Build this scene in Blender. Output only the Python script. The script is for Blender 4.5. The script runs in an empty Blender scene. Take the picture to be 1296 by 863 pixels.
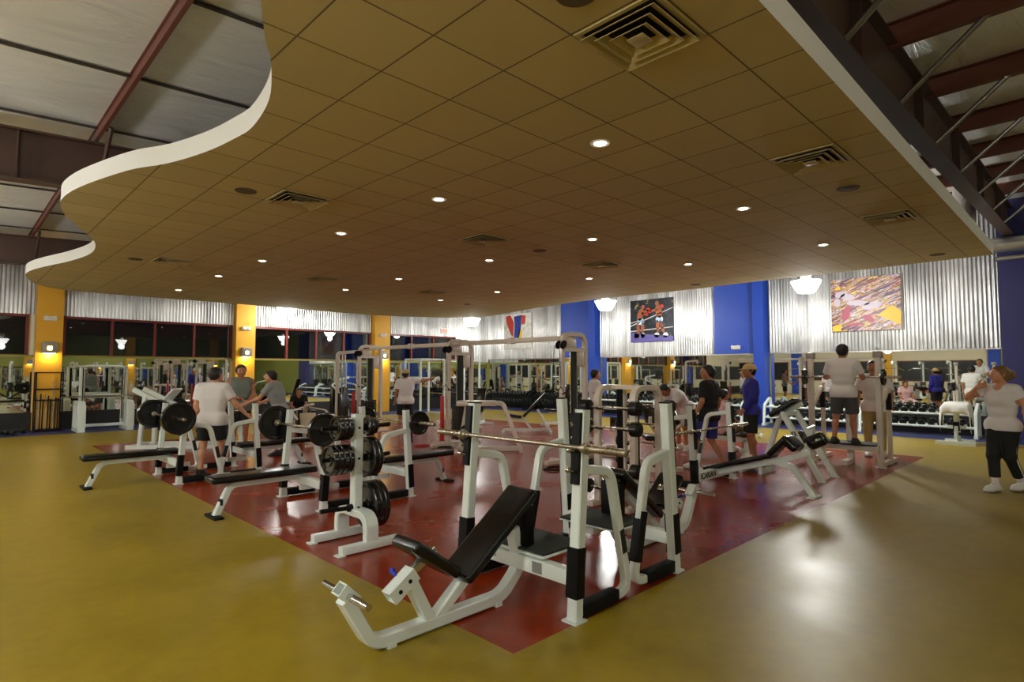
import bpy, bmesh, math, random
import numpy as np
from mathutils import Vector, Matrix, Euler
random.seed(7)
PI = math.pi
COL = bpy.context.scene.collection
SC = bpy.context.scene

# ------------------------------------------------------------------ materials
def new_mat(name):
    m = bpy.data.materials.new(name); m.use_nodes = True
    return m, m.node_tree, m.node_tree.nodes['Principled BSDF']

def lin(c):
    return tuple(((v/255)/12.92 if v/255 <= .04045 else ((v/255+.055)/1.055)**2.4) for v in c) + (1,)

def pmat(name, rgb, rough=.5, metal=0, coat=0, noise=None, bump=None, spec=.5, rough_noise=None):
    m, t, b = new_mat(name)
    b.inputs['Base Color'].default_value = lin(rgb)
    b.inputs['Roughness'].default_value = rough
    b.inputs['Metallic'].default_value = metal
    b.inputs['Coat Weight'].default_value = coat
    b.inputs['Coat Roughness'].default_value = .12
    b.inputs['Specular IOR Level'].default_value = spec
    L = t.links
    tc = t.nodes.new('ShaderNodeTexCoord')
    if noise:
        sc, amt = noise
        n = t.nodes.new('ShaderNodeTexNoise'); n.inputs['Scale'].default_value = sc; n.inputs['Detail'].default_value = 6
        L.new(tc.outputs['Object'], n.inputs['Vector'])
        mx = t.nodes.new('ShaderNodeMix'); mx.data_type = 'RGBA'
        c = lin(rgb)
        mx.inputs[6].default_value = tuple(v*(1-amt) for v in c[:3]) + (1,)
        mx.inputs[7].default_value = tuple(min(1, v*(1+amt)) for v in c[:3]) + (1,)
        L.new(n.outputs['Fac'], mx.inputs[0]); L.new(mx.outputs[2], b.inputs['Base Color'])
    if rough_noise:
        sc, lo, hi = rough_noise
        n = t.nodes.new('ShaderNodeTexNoise'); n.inputs['Scale'].default_value = sc; n.inputs['Detail'].default_value = 5
        L.new(tc.outputs['Object'], n.inputs['Vector'])
        mr = t.nodes.new('ShaderNodeMapRange'); mr.inputs['To Min'].default_value = lo; mr.inputs['To Max'].default_value = hi
        mr.inputs['From Min'].default_value = .3; mr.inputs['From Max'].default_value = .7
        L.new(n.outputs['Fac'], mr.inputs['Value']); L.new(mr.outputs['Result'], b.inputs['Roughness'])
    if bump:
        sc, st = bump
        n = t.nodes.new('ShaderNodeTexNoise'); n.inputs['Scale'].default_value = sc; n.inputs['Detail'].default_value = 4
        L.new(tc.outputs['Object'], n.inputs['Vector'])
        bp = t.nodes.new('ShaderNodeBump'); bp.inputs['Strength'].default_value = st; bp.inputs['Distance'].default_value = .01
        L.new(n.outputs['Fac'], bp.inputs['Height']); L.new(bp.outputs['Normal'], b.inputs['Normal'])
    return m

def emat(name, rgb, strength, base=(240, 240, 235)):
    m, t, b = new_mat(name)
    b.inputs['Base Color'].default_value = lin(base)
    b.inputs['Emission Color'].default_value = lin(rgb)
    b.inputs['Emission Strength'].default_value = strength
    return m

def floor_mat(name, rgb, dark, rough, spec):
    """sealed concrete floor: mottled stain colour, scuffs and uneven sheen"""
    m, t, b = new_mat(name); L = t.links
    tc = t.nodes.new('ShaderNodeTexCoord')
    n1 = t.nodes.new('ShaderNodeTexNoise'); n1.inputs['Scale'].default_value = .9; n1.inputs['Detail'].default_value = 8; n1.inputs['Roughness'].default_value = .62
    n2 = t.nodes.new('ShaderNodeTexNoise'); n2.inputs['Scale'].default_value = 7; n2.inputs['Detail'].default_value = 8
    n3 = t.nodes.new('ShaderNodeTexNoise'); n3.inputs['Scale'].default_value = 38; n3.inputs['Detail'].default_value = 3
    for n in (n1, n2, n3): L.new(tc.outputs['Object'], n.inputs['Vector'])
    mx = t.nodes.new('ShaderNodeMix'); mx.data_type = 'RGBA'
    mx.inputs[6].default_value = lin(dark); mx.inputs[7].default_value = lin(rgb)
    add = t.nodes.new('ShaderNodeMath'); add.operation = 'ADD'
    L.new(n1.outputs['Fac'], add.inputs[0])
    mul = t.nodes.new('ShaderNodeMath'); mul.operation = 'MULTIPLY'; mul.inputs[1].default_value = .55
    L.new(n2.outputs['Fac'], mul.inputs[0]); L.new(mul.outputs[0], add.inputs[1])
    mr = t.nodes.new('ShaderNodeMapRange'); mr.inputs['From Min'].default_value = .35; mr.inputs['From Max'].default_value = 1.2
    L.new(add.outputs[0], mr.inputs['Value']); L.new(mr.outputs['Result'], mx.inputs[0])
    L.new(mx.outputs[2], b.inputs['Base Color'])
    rr = t.nodes.new('ShaderNodeMapRange'); rr.inputs['To Min'].default_value = rough-.05; rr.inputs['To Max'].default_value = rough+.1
    rr.inputs['From Min'].default_value = .2; rr.inputs['From Max'].default_value = .8
    L.new(n1.outputs['Fac'], rr.inputs['Value']); L.new(rr.outputs['Result'], b.inputs['Roughness'])
    b.inputs['Specular IOR Level'].default_value = spec
    bp = t.nodes.new('ShaderNodeBump'); bp.inputs['Strength'].default_value = .02; bp.inputs['Distance'].default_value = .004
    L.new(n3.outputs['Fac'], bp.inputs['Height']); L.new(bp.outputs['Normal'], b.inputs['Normal'])
    return m

def tile_mat(name, rgb, line, ox, oy, size):
    m, t, b = new_mat(name); L = t.links
    b.inputs['Roughness'].default_value = .85
    geo = t.nodes.new('ShaderNodeTexCoord'); sep = t.nodes.new('ShaderNodeSeparateXYZ')
    L.new(geo.outputs['Object'], sep.inputs[0])
    masks = []
    for ax, o in (('X', ox), ('Y', oy)):
        s = t.nodes.new('ShaderNodeMath'); s.operation = 'SUBTRACT'; s.inputs[1].default_value = o
        L.new(sep.outputs[ax], s.inputs[0])
        d = t.nodes.new('ShaderNodeMath'); d.operation = 'DIVIDE'; d.inputs[1].default_value = size
        L.new(s.outputs[0], d.inputs[0])
        pp = t.nodes.new('ShaderNodeMath'); pp.operation = 'PINGPONG'; pp.inputs[1].default_value = .5
        L.new(d.outputs[0], pp.inputs[0])
        lt = t.nodes.new('ShaderNodeMath'); lt.operation = 'LESS_THAN'; lt.inputs[1].default_value = .0105
        L.new(pp.outputs[0], lt.inputs[0]); masks.append(lt)
    mx = t.nodes.new('ShaderNodeMath'); mx.operation = 'MAXIMUM'
    L.new(masks[0].outputs[0], mx.inputs[0]); L.new(masks[1].outputs[0], mx.inputs[1])
    # every tile a touch different
    vm = t.nodes.new('ShaderNodeVectorMath'); vm.operation = 'SUBTRACT'; vm.inputs[1].default_value = (ox, oy, 0)
    L.new(geo.outputs['Object'], vm.inputs[0])
    vd = t.nodes.new('ShaderNodeVectorMath'); vd.operation = 'SCALE'; vd.inputs['Scale'].default_value = 1/size
    L.new(vm.outputs[0], vd.inputs[0])
    vf = t.nodes.new('ShaderNodeVectorMath'); vf.operation = 'FLOOR'; L.new(vd.outputs[0], vf.inputs[0])
    wn = t.nodes.new('ShaderNodeTexWhiteNoise'); wn.noise_dimensions = '2D'; L.new(vf.outputs[0], wn.inputs['Vector'])
    c1 = t.nodes.new('ShaderNodeMix'); c1.data_type = 'RGBA'
    c = lin(rgb)
    c1.inputs[6].default_value = tuple(v*.95 for v in c[:3])+(1,); c1.inputs[7].default_value = tuple(v*1.05 for v in c[:3])+(1,)
    L.new(wn.outputs['Value'], c1.inputs[0])
    c2 = t.nodes.new('ShaderNodeMix'); c2.data_type = 'RGBA'; c2.inputs[7].default_value = lin(line)
    L.new(mx.outputs[0], c2.inputs[0]); L.new(c1.outputs[2], c2.inputs[6])
    L.new(c2.outputs[2], b.inputs['Base Color'])
    n = t.nodes.new('ShaderNodeTexNoise'); n.inputs['Scale'].default_value = 90; L.new(geo.outputs['Object'], n.inputs['Vector'])
    bp = t.nodes.new('ShaderNodeBump'); bp.inputs['Strength'].default_value = .15; bp.inputs['Distance'].default_value = .01
    L.new(n.outputs['Fac'], bp.inputs['Height']); L.new(bp.outputs['Normal'], b.inputs['Normal'])
    return m

def insul_mat():
    """foil-faced insulation: wrinkled silver"""
    m, t, b = new_mat('silver_insulation'); L = t.links
    b.inputs['Base Color'].default_value = (.8, .8, .79, 1)
    b.inputs['Metallic'].default_value = .45; b.inputs['Roughness'].default_value = .42
    tc = t.nodes.new('ShaderNodeTexCoord')
    mp = t.nodes.new('ShaderNodeMapping'); mp.inputs['Scale'].default_value = (.5, 2.6, 1); L.new(tc.outputs['Object'], mp.inputs[0])
    n = t.nodes.new('ShaderNodeTexNoise'); n.inputs['Scale'].default_value = 1.6; n.inputs['Detail'].default_value = 5; n.inputs['Distortion'].default_value = .7
    L.new(mp.outputs[0], n.inputs['Vector'])
    bp = t.nodes.new('ShaderNodeBump'); bp.inputs['Strength'].default_value = .5; bp.inputs['Distance'].default_value = .12
    L.new(n.outputs['Fac'], bp.inputs['Height']); L.new(bp.outputs['Normal'], b.inputs['Normal'])
    return m

def galv_mat():
    m, t, b = new_mat('galvanised_sheet'); L = t.links
    b.inputs['Metallic'].default_value = .9; b.inputs['Roughness'].default_value = .34
    tc = t.nodes.new('ShaderNodeTexCoord')
    n = t.nodes.new('ShaderNodeTexNoise'); n.inputs['Scale'].default_value = 1.1; n.inputs['Detail'].default_value = 4
    mp = t.nodes.new('ShaderNodeMapping'); mp.inputs['Scale'].default_value = (3, 3, .35); L.new(tc.outputs['Object'], mp.inputs[0])
    L.new(mp.outputs[0], n.inputs['Vector'])
    cr = t.nodes.new('ShaderNodeValToRGB'); cr.color_ramp.elements[0].position = .35; cr.color_ramp.elements[1].position = .68
    cr.color_ramp.elements[0].color = (.34, .34, .335, 1); cr.color_ramp.elements[1].color = (.66, .655, .64, 1)
    L.new(n.outputs['Fac'], cr.inputs[0]); L.new(cr.outputs[0], b.inputs['Base Color'])
    n2 = t.nodes.new('ShaderNodeTexNoise'); n2.inputs['Scale'].default_value = 2.2; L.new(tc.outputs['Object'], n2.inputs['Vector'])
    bp = t.nodes.new('ShaderNodeBump'); bp.inputs['Strength'].default_value = .35; bp.inputs['Distance'].default_value = .06
    L.new(n2.outputs['Fac'], bp.inputs['Height']); L.new(bp.outputs['Normal'], b.inputs['Normal'])
    return m

def paint_mat(name, stops, scale, angle, distort, seed):
    """loose abstract brush strokes on canvas"""
    m, t, b = new_mat(name); L = t.links
    b.inputs['Roughness'].default_value = .45
    tc = t.nodes.new('ShaderNodeTexCoord')
    mp = t.nodes.new('ShaderNodeMapping'); mp.vector_type = 'TEXTURE'; mp.inputs['Rotation'].default_value = angle; mp.inputs['Scale'].default_value = scale
    mp.inputs['Location'].default_value = (seed, seed*.7, seed*.3)
    L.new(tc.outputs['Object'], mp.inputs[0])
    n = t.nodes.new('ShaderNodeTexNoise'); n.inputs['Scale'].default_value = 2.2; n.inputs['Detail'].default_value = 5; n.inputs['Distortion'].default_value = distort
    L.new(mp.outputs[0], n.inputs['Vector'])
    cr = t.nodes.new('ShaderNodeValToRGB'); cr.color_ramp.interpolation = 'CONSTANT'
    els = cr.color_ramp.elements
    while len(els) < len(stops): els.new(.5)
    for e, (p, c) in zip(els, stops): e.position = p; e.color = lin(c)
    L.new(n.outputs['Fac'], cr.inputs[0]); L.new(cr.outputs[0], b.inputs['Base Color'])
    return m

M = dict(
    white=pmat('white_powder_coat', (218, 228, 222), .3, coat=.35, bump=(60, .03)),
    cream=pmat('cream_powder_coat', (208, 198, 184), .34, coat=.3),
    vinyl=pmat('black_vinyl', (12, 12, 13), .26, bump=(70, .12), spec=.45),
    rubber=pmat('black_rubber', (13, 13, 13), .6, bump=(120, .2), spec=.2),
    guard=pmat('black_plastic_guard', (8, 8, 9), .5, spec=.2),
    mat_rubber=pmat('grey_green_rubber', (44, 50, 45), .75, noise=(40, .25), spec=.25),
    iron=pmat('black_cast_iron', (13, 13, 14), .24, coat=.3, bump=(40, .12)),
    dumbbell=pmat('black_dumbbell_rubber', (12, 14, 13), .35, spec=.35),
    chrome=pmat('chrome', (205, 205, 200), .16, 1.0),
    steelbar=pmat('worn_steel_bar', (176, 168, 150), .28, 1.0, rough_noise=(30, .2, .45)),
    blueknob=pmat('blue_plastic', (30, 50, 170), .35),
    redpaint=pmat('red_plastic', (180, 25, 20), .4),
    fl_yellow=floor_mat('ochre_sealed_floor', (156, 134, 30), (114, 95, 15), .37, .34),
    fl_red=floor_mat('brick_red_sealed_floor', (152, 50, 10), (100, 30, 6), .22, .28),
    fl_blue=pmat('blue_rubber_floor', (28, 36, 92), .55, noise=(30, .3)),
    yellow=pmat('yellow_wall_paint', (222, 164, 38), .55, noise=(3, .05)),
    blue=pmat('blue_wall_paint', (12, 60, 164), .5, noise=(3, .05)),
    navy=pmat('violet_blue_wall_paint', (32, 30, 84), .55),
    olive=pmat('olive_wall_paint', (132, 134, 58), .6, noise=(2, .06)),
    beige=pmat('cream_wall_paint', (226, 216, 186), .6),
    darkbase=pmat('dark_kick_panel', (14, 14, 15), .5),
    winframe=pmat('red_brown_window_frame', (110, 36, 26), .4),
    galv=galv_mat(),
    silver=pmat('silver_trim', (190, 190, 188), .3, .9),
    insul=insul_mat(),
    seam=pmat('dark_seam', (44, 34, 30), .6),
    rafter=pmat('brown_primer_steel', (66, 44, 34), .5, noise=(4, .2)),
    purlin=pmat('dark_primer_steel', (42, 32, 28), .5),
    rust=pmat('rust_red_steel', (92, 48, 34), .55),
    tile=tile_mat('acoustic_tile', (186, 170, 122), (104, 90, 58), 0, 0, .61),
    vent=pmat('vent_enamel', (176, 160, 114), .6),
    dark=pmat('dark_void', (8, 8, 8), .9),
    fascia=pmat('white_fascia', (232, 232, 226), .5),
    speaker=pmat('brown_grille', (82, 68, 46), .7),
    plastic=pmat('white_plastic', (225, 222, 212), .45),
    grey=pmat('grey_sconce_metal', (150, 142, 132), .4, .3),
    can=emat('downlight_lens', (255, 236, 206), 30),
    pipe=pmat('dull_pipe_metal', (128, 126, 122), .3, .85),
    hid_left=emat('aisle_highbay_glass', (255, 252, 244), 200),
    hid_right=emat('side_highbay_glass', (255, 252, 244), 26),
    hid_far=emat('far_highbay_glass', (255, 252, 244), 75),
    hid=emat('highbay_glass', (255, 252, 244), 150),
    sconceglow=emat('sconce_lens', (255, 226, 140), 22),
    exitred=emat('exit_letters', (255, 40, 30), 3, base=(200, 20, 20)),
    ink=pmat('black_lettering', (20, 20, 20), .5),
    greyink=pmat('grey_lettering', (128, 130, 124), .5),
    towel=pmat('white_towel', (225, 224, 218), .9, bump=(150, .4)),
    beigepad=pmat('beige_vinyl', (206, 194, 170), .45),
    skin=pmat('skin', (196, 140, 106), .5),
    skin_tan=pmat('tan_skin', (168, 112, 78), .5),
    hair_dark=pmat('dark_hair', (20, 15, 12), .5, bump=(90, .5)),
    hair_blonde=pmat('dark_blonde_hair', (122, 88, 50), .5, bump=(90, .5)),
    eye=pmat('dark_eye', (22, 16, 14), .2),
    lips=pmat('lips', (150, 78, 66), .5),
    tee_white=pmat('white_cotton', (220, 216, 214), .85, bump=(30, .25)),
    tee_grey=pmat('grey_cotton', (136, 140, 136), .85, bump=(30, .25)),
    tee_sage=pmat('grey_green_cotton', (112, 124, 116), .85, bump=(30, .25)),
    tee_black=pmat('black_cotton', (14, 13, 14), .85),
    tee_pink=pmat('pink_cotton', (216, 176, 176), .85),
    pull_blue=pmat('blue_fleece', (42, 42, 138), .85, bump=(30, .25)),
    sh_black=pmat('black_shorts_cloth', (14, 14, 16), .8),
    sh_blue=pmat('blue_shorts_cloth', (44, 40, 124), .75),
    sh_grey=pmat('charcoal_shorts_cloth', (66, 68, 70), .85),
    khaki=pmat('khaki_cloth', (158, 138, 88), .85),
    olive_cloth=pmat('olive_cloth', (110, 108, 70), .85),
    cap_tan=pmat('tan_cap_cloth', (196, 168, 112), .85),
    shoe_white=pmat('white_shoe', (215, 213, 208), .6),
    shoe_black=pmat('black_shoe', (22, 22, 22), .6),
    teal=pmat('teal_print', (58, 96, 104), .7),
)
def mirror_mat():
    m, t, b = new_mat('mirror_glass')
    b.inputs['Base Color'].default_value = (.80, .83, .79, 1); b.inputs['Metallic'].default_value = 1
    b.inputs['Roughness'].default_value = .015
    return m
M['mirror'] = mirror_mat()
def glass_mat():
    m, t, b = new_mat('night_window_glass')
    b.inputs['Base Color'].default_value = (.9, .95, .95, 1); b.inputs['Roughness'].default_value = .01
    b.inputs['Transmission Weight'].default_value = 1.0; b.inputs['IOR'].default_value = 1.5
    return m
M['glass'] = glass_mat()

# ------------------------------------------------------------------ mesh helpers
def V(*a): return Vector(a)

class MB:
    def __init__(s): s.bm = bmesh.new()
    def _merge(s, b2, mat=Matrix.Identity(4)):
        me = bpy.data.meshes.new('tmp'); b2.to_mesh(me); b2.free()
        me.transform(mat); s.bm.from_mesh(me); bpy.data.meshes.remove(me)
        return s
    def box(s, lo, hi, bev=0, seg=2, mat=Matrix.Identity(4)):
        b2 = bmesh.new(); bmesh.ops.create_cube(b2, size=1)
        lo, hi = Vector(lo), Vector(hi); c = (lo+hi)/2; d = hi-lo
        for v in b2.verts: v.co = Vector((v.co.x*d.x, v.co.y*d.y, v.co.z*d.z)) + c
        if bev: bmesh.ops.bevel(b2, geom=b2.edges[:], offset=bev, segments=seg, affect='EDGES', profile=.5)
        return s._merge(b2, mat)
    def bar(s, p0, p1, w, h, side=(0, 1, 0), bev=0, seg=2):
        """oriented box from p0 to p1; w across 'side', h across the third axis"""
        p0, p1 = Vector(p0), Vector(p1); t = (p1-p0); L = t.length; t.normalize()
        sd = Vector(side); sd = (sd - t*sd.dot(t)).normalized(); n = sd.cross(t)
        mat = Matrix((t, sd, n)).transposed().to_4x4(); mat.translation = (p0+p1)/2
        return s.box((-L/2, -w/2, -h/2), (L/2, w/2, h/2), bev, seg, mat)
    def cyl(s, p0, p1, r, seg=16, r2=None):
        p0, p1 = Vector(p0), Vector(p1); t = p1-p0
        b2 = bmesh.new(); bmesh.ops.create_cone(b2, cap_ends=True, segments=seg, radius1=r, radius2=r if r2 is None else r2, depth=t.length)
        mat = t.to_track_quat('Z', 'Y').to_matrix().to_4x4(); mat.translation = (p0+p1)/2
        return s._merge(b2, mat)
    def ball(s, c, r, seg=12, sx=1, sy=1, sz=1):
        b2 = bmesh.new(); bmesh.ops.create_uvsphere(b2, u_segments=seg, v_segments=max(6, seg//2), radius=r)
        return s._merge(b2, Matrix.Translation(c) @ Matrix.Diagonal((sx, sy, sz, 1)))
    def lathe(s, p0, p1, prof, seg=24):
        """prof: (t along axis in metres, radius)"""
        p0, p1 = Vector(p0), Vector(p1); t = (p1-p0).normalized()
        q = t.to_track_quat('Z', 'Y').to_matrix()
        rings = []
        for (z, r) in prof:
            rings.append([s.bm.verts.new(p0 + q @ Vector((r*math.cos(2*PI*k/seg), r*math.sin(2*PI*k/seg), z))) for k in range(seg)])
        for a, b in zip(rings, rings[1:]):
            for k in range(seg):
                s.bm.faces.new((a[k], a[(k+1) % seg], b[(k+1) % seg], b[k]))
        s.bm.faces.new(rings[0][::-1]); s.bm.faces.new(rings[-1])
        return s
    def sweep(s, pts, w, h, side=(0, 1, 0), c=.008):
        """rectangular tube along a planar path; w along side (constant), h in the plane"""
        pts = [Vector(p) for p in pts]; sd = Vector(side).normalized()
        a, b = w/2, h/2
        prof = [(-a+c, -b), (a-c, -b), (a, -b+c), (a, b-c), (a-c, b), (-a+c, b), (-a, b-c), (-a, -b+c)]
        rings = []
        for i, p in enumerate(pts):
            t0 = (pts[i]-pts[i-1]).normalized() if i else None
            t1 = (pts[i+1]-pts[i]).normalized() if i < len(pts)-1 else None
            t = (t0 + t1).normalized() if t0 and t1 else (t0 or t1)
            k = 1/max(.5, t.dot(t1 or t0))
            n = sd.cross(t).normalized()
            rings.append([s.bm.verts.new(p + sd*u + n*(v*k)) for u, v in prof])
        for A, B in zip(rings, rings[1:]):
            for k in range(8): s.bm.faces.new((A[k], A[(k+1) % 8], B[(k+1) % 8], B[k]))
        s.bm.faces.new(rings[0][::-1]); s.bm.faces.new(rings[-1])
        return s
    def tube(s, pts, r, seg=10):
        pts = [Vector(p) for p in pts]; rings = []
        ref = Vector((.123, .35, .93)).normalized()
        for i, p in enumerate(pts):
            t0 = (pts[i]-pts[i-1]).normalized() if i else None
            t1 = (pts[i+1]-pts[i]).normalized() if i < len(pts)-1 else None
            t = (t0 + t1).normalized() if t0 and t1 else (t0 or t1)
            u = (ref - t*ref.dot(t)).normalized(); v = t.cross(u); ref = u
            rings.append([s.bm.verts.new(p + u*(r*math.cos(2*PI*k/seg)) + v*(r*math.sin(2*PI*k/seg))) for k in range(seg)])
        for A, B in zip(rings, rings[1:]):
            for k in range(seg): s.bm.faces.new((A[k], A[(k+1) % seg], B[(k+1) % seg], B[k]))
        s.bm.faces.new(rings[0][::-1]); s.bm.faces.new(rings[-1])
        return s
    def quad(s, *p):
        s.bm.faces.new([s.bm.verts.new(Vector(q)) for q in p]); return s
    def build(s, name, mat, parent=None, angle=35, normals=True):
        me = bpy.data.meshes.new(name)
        if normals: bmesh.ops.recalc_face_normals(s.bm, faces=s.bm.faces[:])
        s.bm.to_mesh(me); s.bm.free()
        for p in me.polygons: p.use_smooth = True
        me.set_sharp_from_angle(angle=math.radians(angle))
        me.materials.append(mat)
        o = bpy.data.objects.new(name, me); COL.objects.link(o)
        if parent: o.parent = parent
        return o

def fil(pts, r, n=6):
    """round the inner corners of a polyline; r: one radius or a list"""
    pts = [Vector(p) for p in pts]; out = [pts[0]]
    for i in range(1, len(pts)-1):
        a, b, c = pts[i-1], pts[i], pts[i+1]
        rr = r[i-1] if isinstance(r, (list, tuple)) else r
        u = (a-b).normalized(); v = (c-b).normalized(); ang = u.angle(v)
        d = min(rr/math.tan(ang/2), (a-b).length*.49, (c-b).length*.49)
        p, q = b+u*d, b+v*d
        for k in range(n+1):
            t = k/n; out.append((p*(1-t)+b*t)*(1-t) + (b*(1-t)+q*t)*t)
    out.append(pts[-1]); return out

def thing(name, label, cat, loc=(0, 0, 0), rz=0, group=None):
    o = bpy.data.objects.new(name, None); COL.objects.link(o)
    o.empty_display_size = .1
    o.location = loc; o.rotation_euler = (0, 0, rz); o['label'] = label; o['category'] = cat
    if group: o['group'] = group
    return o
def tag(o, label, cat, group=None):
    o['label'] = label; o['category'] = cat
    if group: o['group'] = group
    return o
def struct(o):
    o['kind'] = 'structure'; return o
def kids(o): return [c for c in bpy.data.objects if c.parent == o]
def dup(root, loc, rz=None, label=None, group=None, tree=None):
    tree = tree or kid_tree(root)
    def rec(node, parent):
        o, ch = node
        c = o.copy(); COL.objects.link(c)
        if parent is not None: c.parent = parent
        for k in ch: rec(k, c)
        return c
    r = rec(tree, None)
    r.location = loc
    if rz is not None: r.rotation_euler = (0, 0, rz)
    if label: r['label'] = label
    if group: r['group'] = group
    return r
def kid_tree(o): return (o, [kid_tree(c) for c in kids(o)])

def lettering(text, size, mat, parent, loc, rot, name='lettering', extrude=.0015, bold=0):
    cu = bpy.data.curves.new('txt', 'FONT'); cu.body = text; cu.size = size; cu.extrude = extrude
    cu.align_x = 'CENTER'; cu.align_y = 'CENTER'; cu.offset = bold
    t = bpy.data.objects.new('txt', cu); COL.objects.link(t)
    dg = bpy.context.evaluated_depsgraph_get()
    me = bpy.data.meshes.new_from_object(t.evaluated_get(dg)); bpy.data.objects.remove(t); bpy.data.curves.remove(cu)
    me.materials.clear(); me.materials.append(mat); me.name = name
    o = bpy.data.objects.new(name, me); COL.objects.link(o)
    if parent: o.parent = parent
    o.location = loc; o.rotation_euler = rot
    return o

# ------------------------------------------------------------------ the room
CZ = 3.735
X0, X1, Y0, Y1 = -9.0, 19.0, -9.0, 21.0
def roof_z(x): return 5.30 + .047*(x-5.8)

def rect_floor():
    bm = bmesh.new()
    xs = [X0, 2.41, 13.45, 17.2, X1]; ys = [Y0, 2.44, 15.75, 19.15, Y1]
    for i in range(4):
        for j in range(4):
            vs = [bm.verts.new((x, y, 0)) for x, y in ((xs[i], ys[j]), (xs[i+1], ys[j]), (xs[i+1], ys[j+1]), (xs[i], ys[j+1]))]
            f = bm.faces.new(vs)
            f.material_index = 2 if (i == 3 or j == 3) else (1 if (i == 1 and j == 1) else 0)
    bmesh.ops.remove_doubles(bm, verts=bm.verts[:], dist=1e-4)
    me = bpy.data.meshes.new('floor'); bm.to_mesh(me); bm.free()
    for m in ('fl_yellow', 'fl_red', 'fl_blue'): me.materials.append(M[m])
    o = bpy.data.objects.new('floor', me); COL.objects.link(o)
    return struct(o)
rect_floor()

# --- suspended tile ceiling with the curved edge
edge = [(0.95, 1.29), (0.85, 1.9), (0.97, 2.7), (1.215, 3.277), (1.394, 3.664), (1.525, 3.903), (1.73, 4.447), (1.831, 5.053), (1.811, 5.435),
        (1.726, 5.972), (1.556, 6.55), (1.356, 6.969), (1.212, 7.426), (1.068, 7.997), (0.992, 8.447), (0.967, 8.878), (1.01, 9.279),
        (1.12, 9.783), (1.345, 10.399), (1.563, 10.985), (1.721, 11.552), (1.807, 12.277), (1.777, 12.981), (1.618, 13.878), (1.38, 14.817),
        (1.242, 15.54), (1.207, 16.206), (1.297, 16.94), (1.539, 17.846), (1.963, 18.5), (2.75, 18.72), (4.015, 18.74), (6.303, 18.72),
        (9.1, 18.89), (11.545, 18.8), (13.4, 18.1), (14.35, 17.2), (14.66, 16.143), (14.3, 14.6), (13.9, 13.038), (13.55, 10.8), (13.52, 9.0), (13.6, 7.5), (13.5, 5.539),
        (13.5, 3.29), (13.42, 1.29)]
def catmull(p, n=5):
    out = []
    for i in range(1, len(p)-2):
        a, b, c, d = (Vector((*q, 0)) for q in p[i-1:i+3])
        for k in range(n):
            t = k/n
            out.append(.5*((2*b)+(c-a)*t+(2*a-5*b+4*c-d)*t*t+(3*b-a-3*c+d)*t**3))
    out.append(Vector((*p[-2], 0)))
    return out
def ceiling():
    cv = [Vector((0.95, 1.29, 0))] + catmull(edge) + [Vector((13.42, 1.29, 0))]
    bm = bmesh.new()
    # bottom tiles
    bot = [bm.verts.new((p.x, p.y, CZ)) for p in cv]
    f = bm.faces.new(bot)
    if f.normal.z == 0: f.normal_update()
    top = [bm.verts.new((p.x, p.y, CZ+.2)) for p in cv]
    n = len(cv)
    ft = bm.faces.new(top[::-1]); ft.material_index = 1
    # a reveal lip: the fascia stands 12 mm proud and starts 12 mm under the tiles
    cen = Vector((7.3, 10, 0))
    for i in range(n):
        q = bm.faces.new((bot[i], bot[(i+1) % n], top[(i+1) % n], top[i])); q.material_index = 1; q.smooth = True
    bmesh.ops.recalc_face_normals(bm, faces=bm.faces[:])
    me = bpy.data.meshes.new('ceiling'); bm.to_mesh(me); bm.free()
    me.set_sharp_from_angle(angle=math.radians(35))
    me.materials.append(M['tile']); me.materials.append(M['fascia'])
    # tile grid is aligned through the object's origin
    o = bpy.data.objects.new('ceiling', me); COL.objects.link(o); struct(o)
    o.location = (0, 0, 0)
    me.transform(Matrix.Translation((-1.515, -2.867, 0))); o.location = (1.515, 2.867, 0)
    return o
ceiling()
TX = lambda n: 1.515 + .61*(n+.5)
TY = lambda n: 2.867 + .61*(n+.5)

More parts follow.
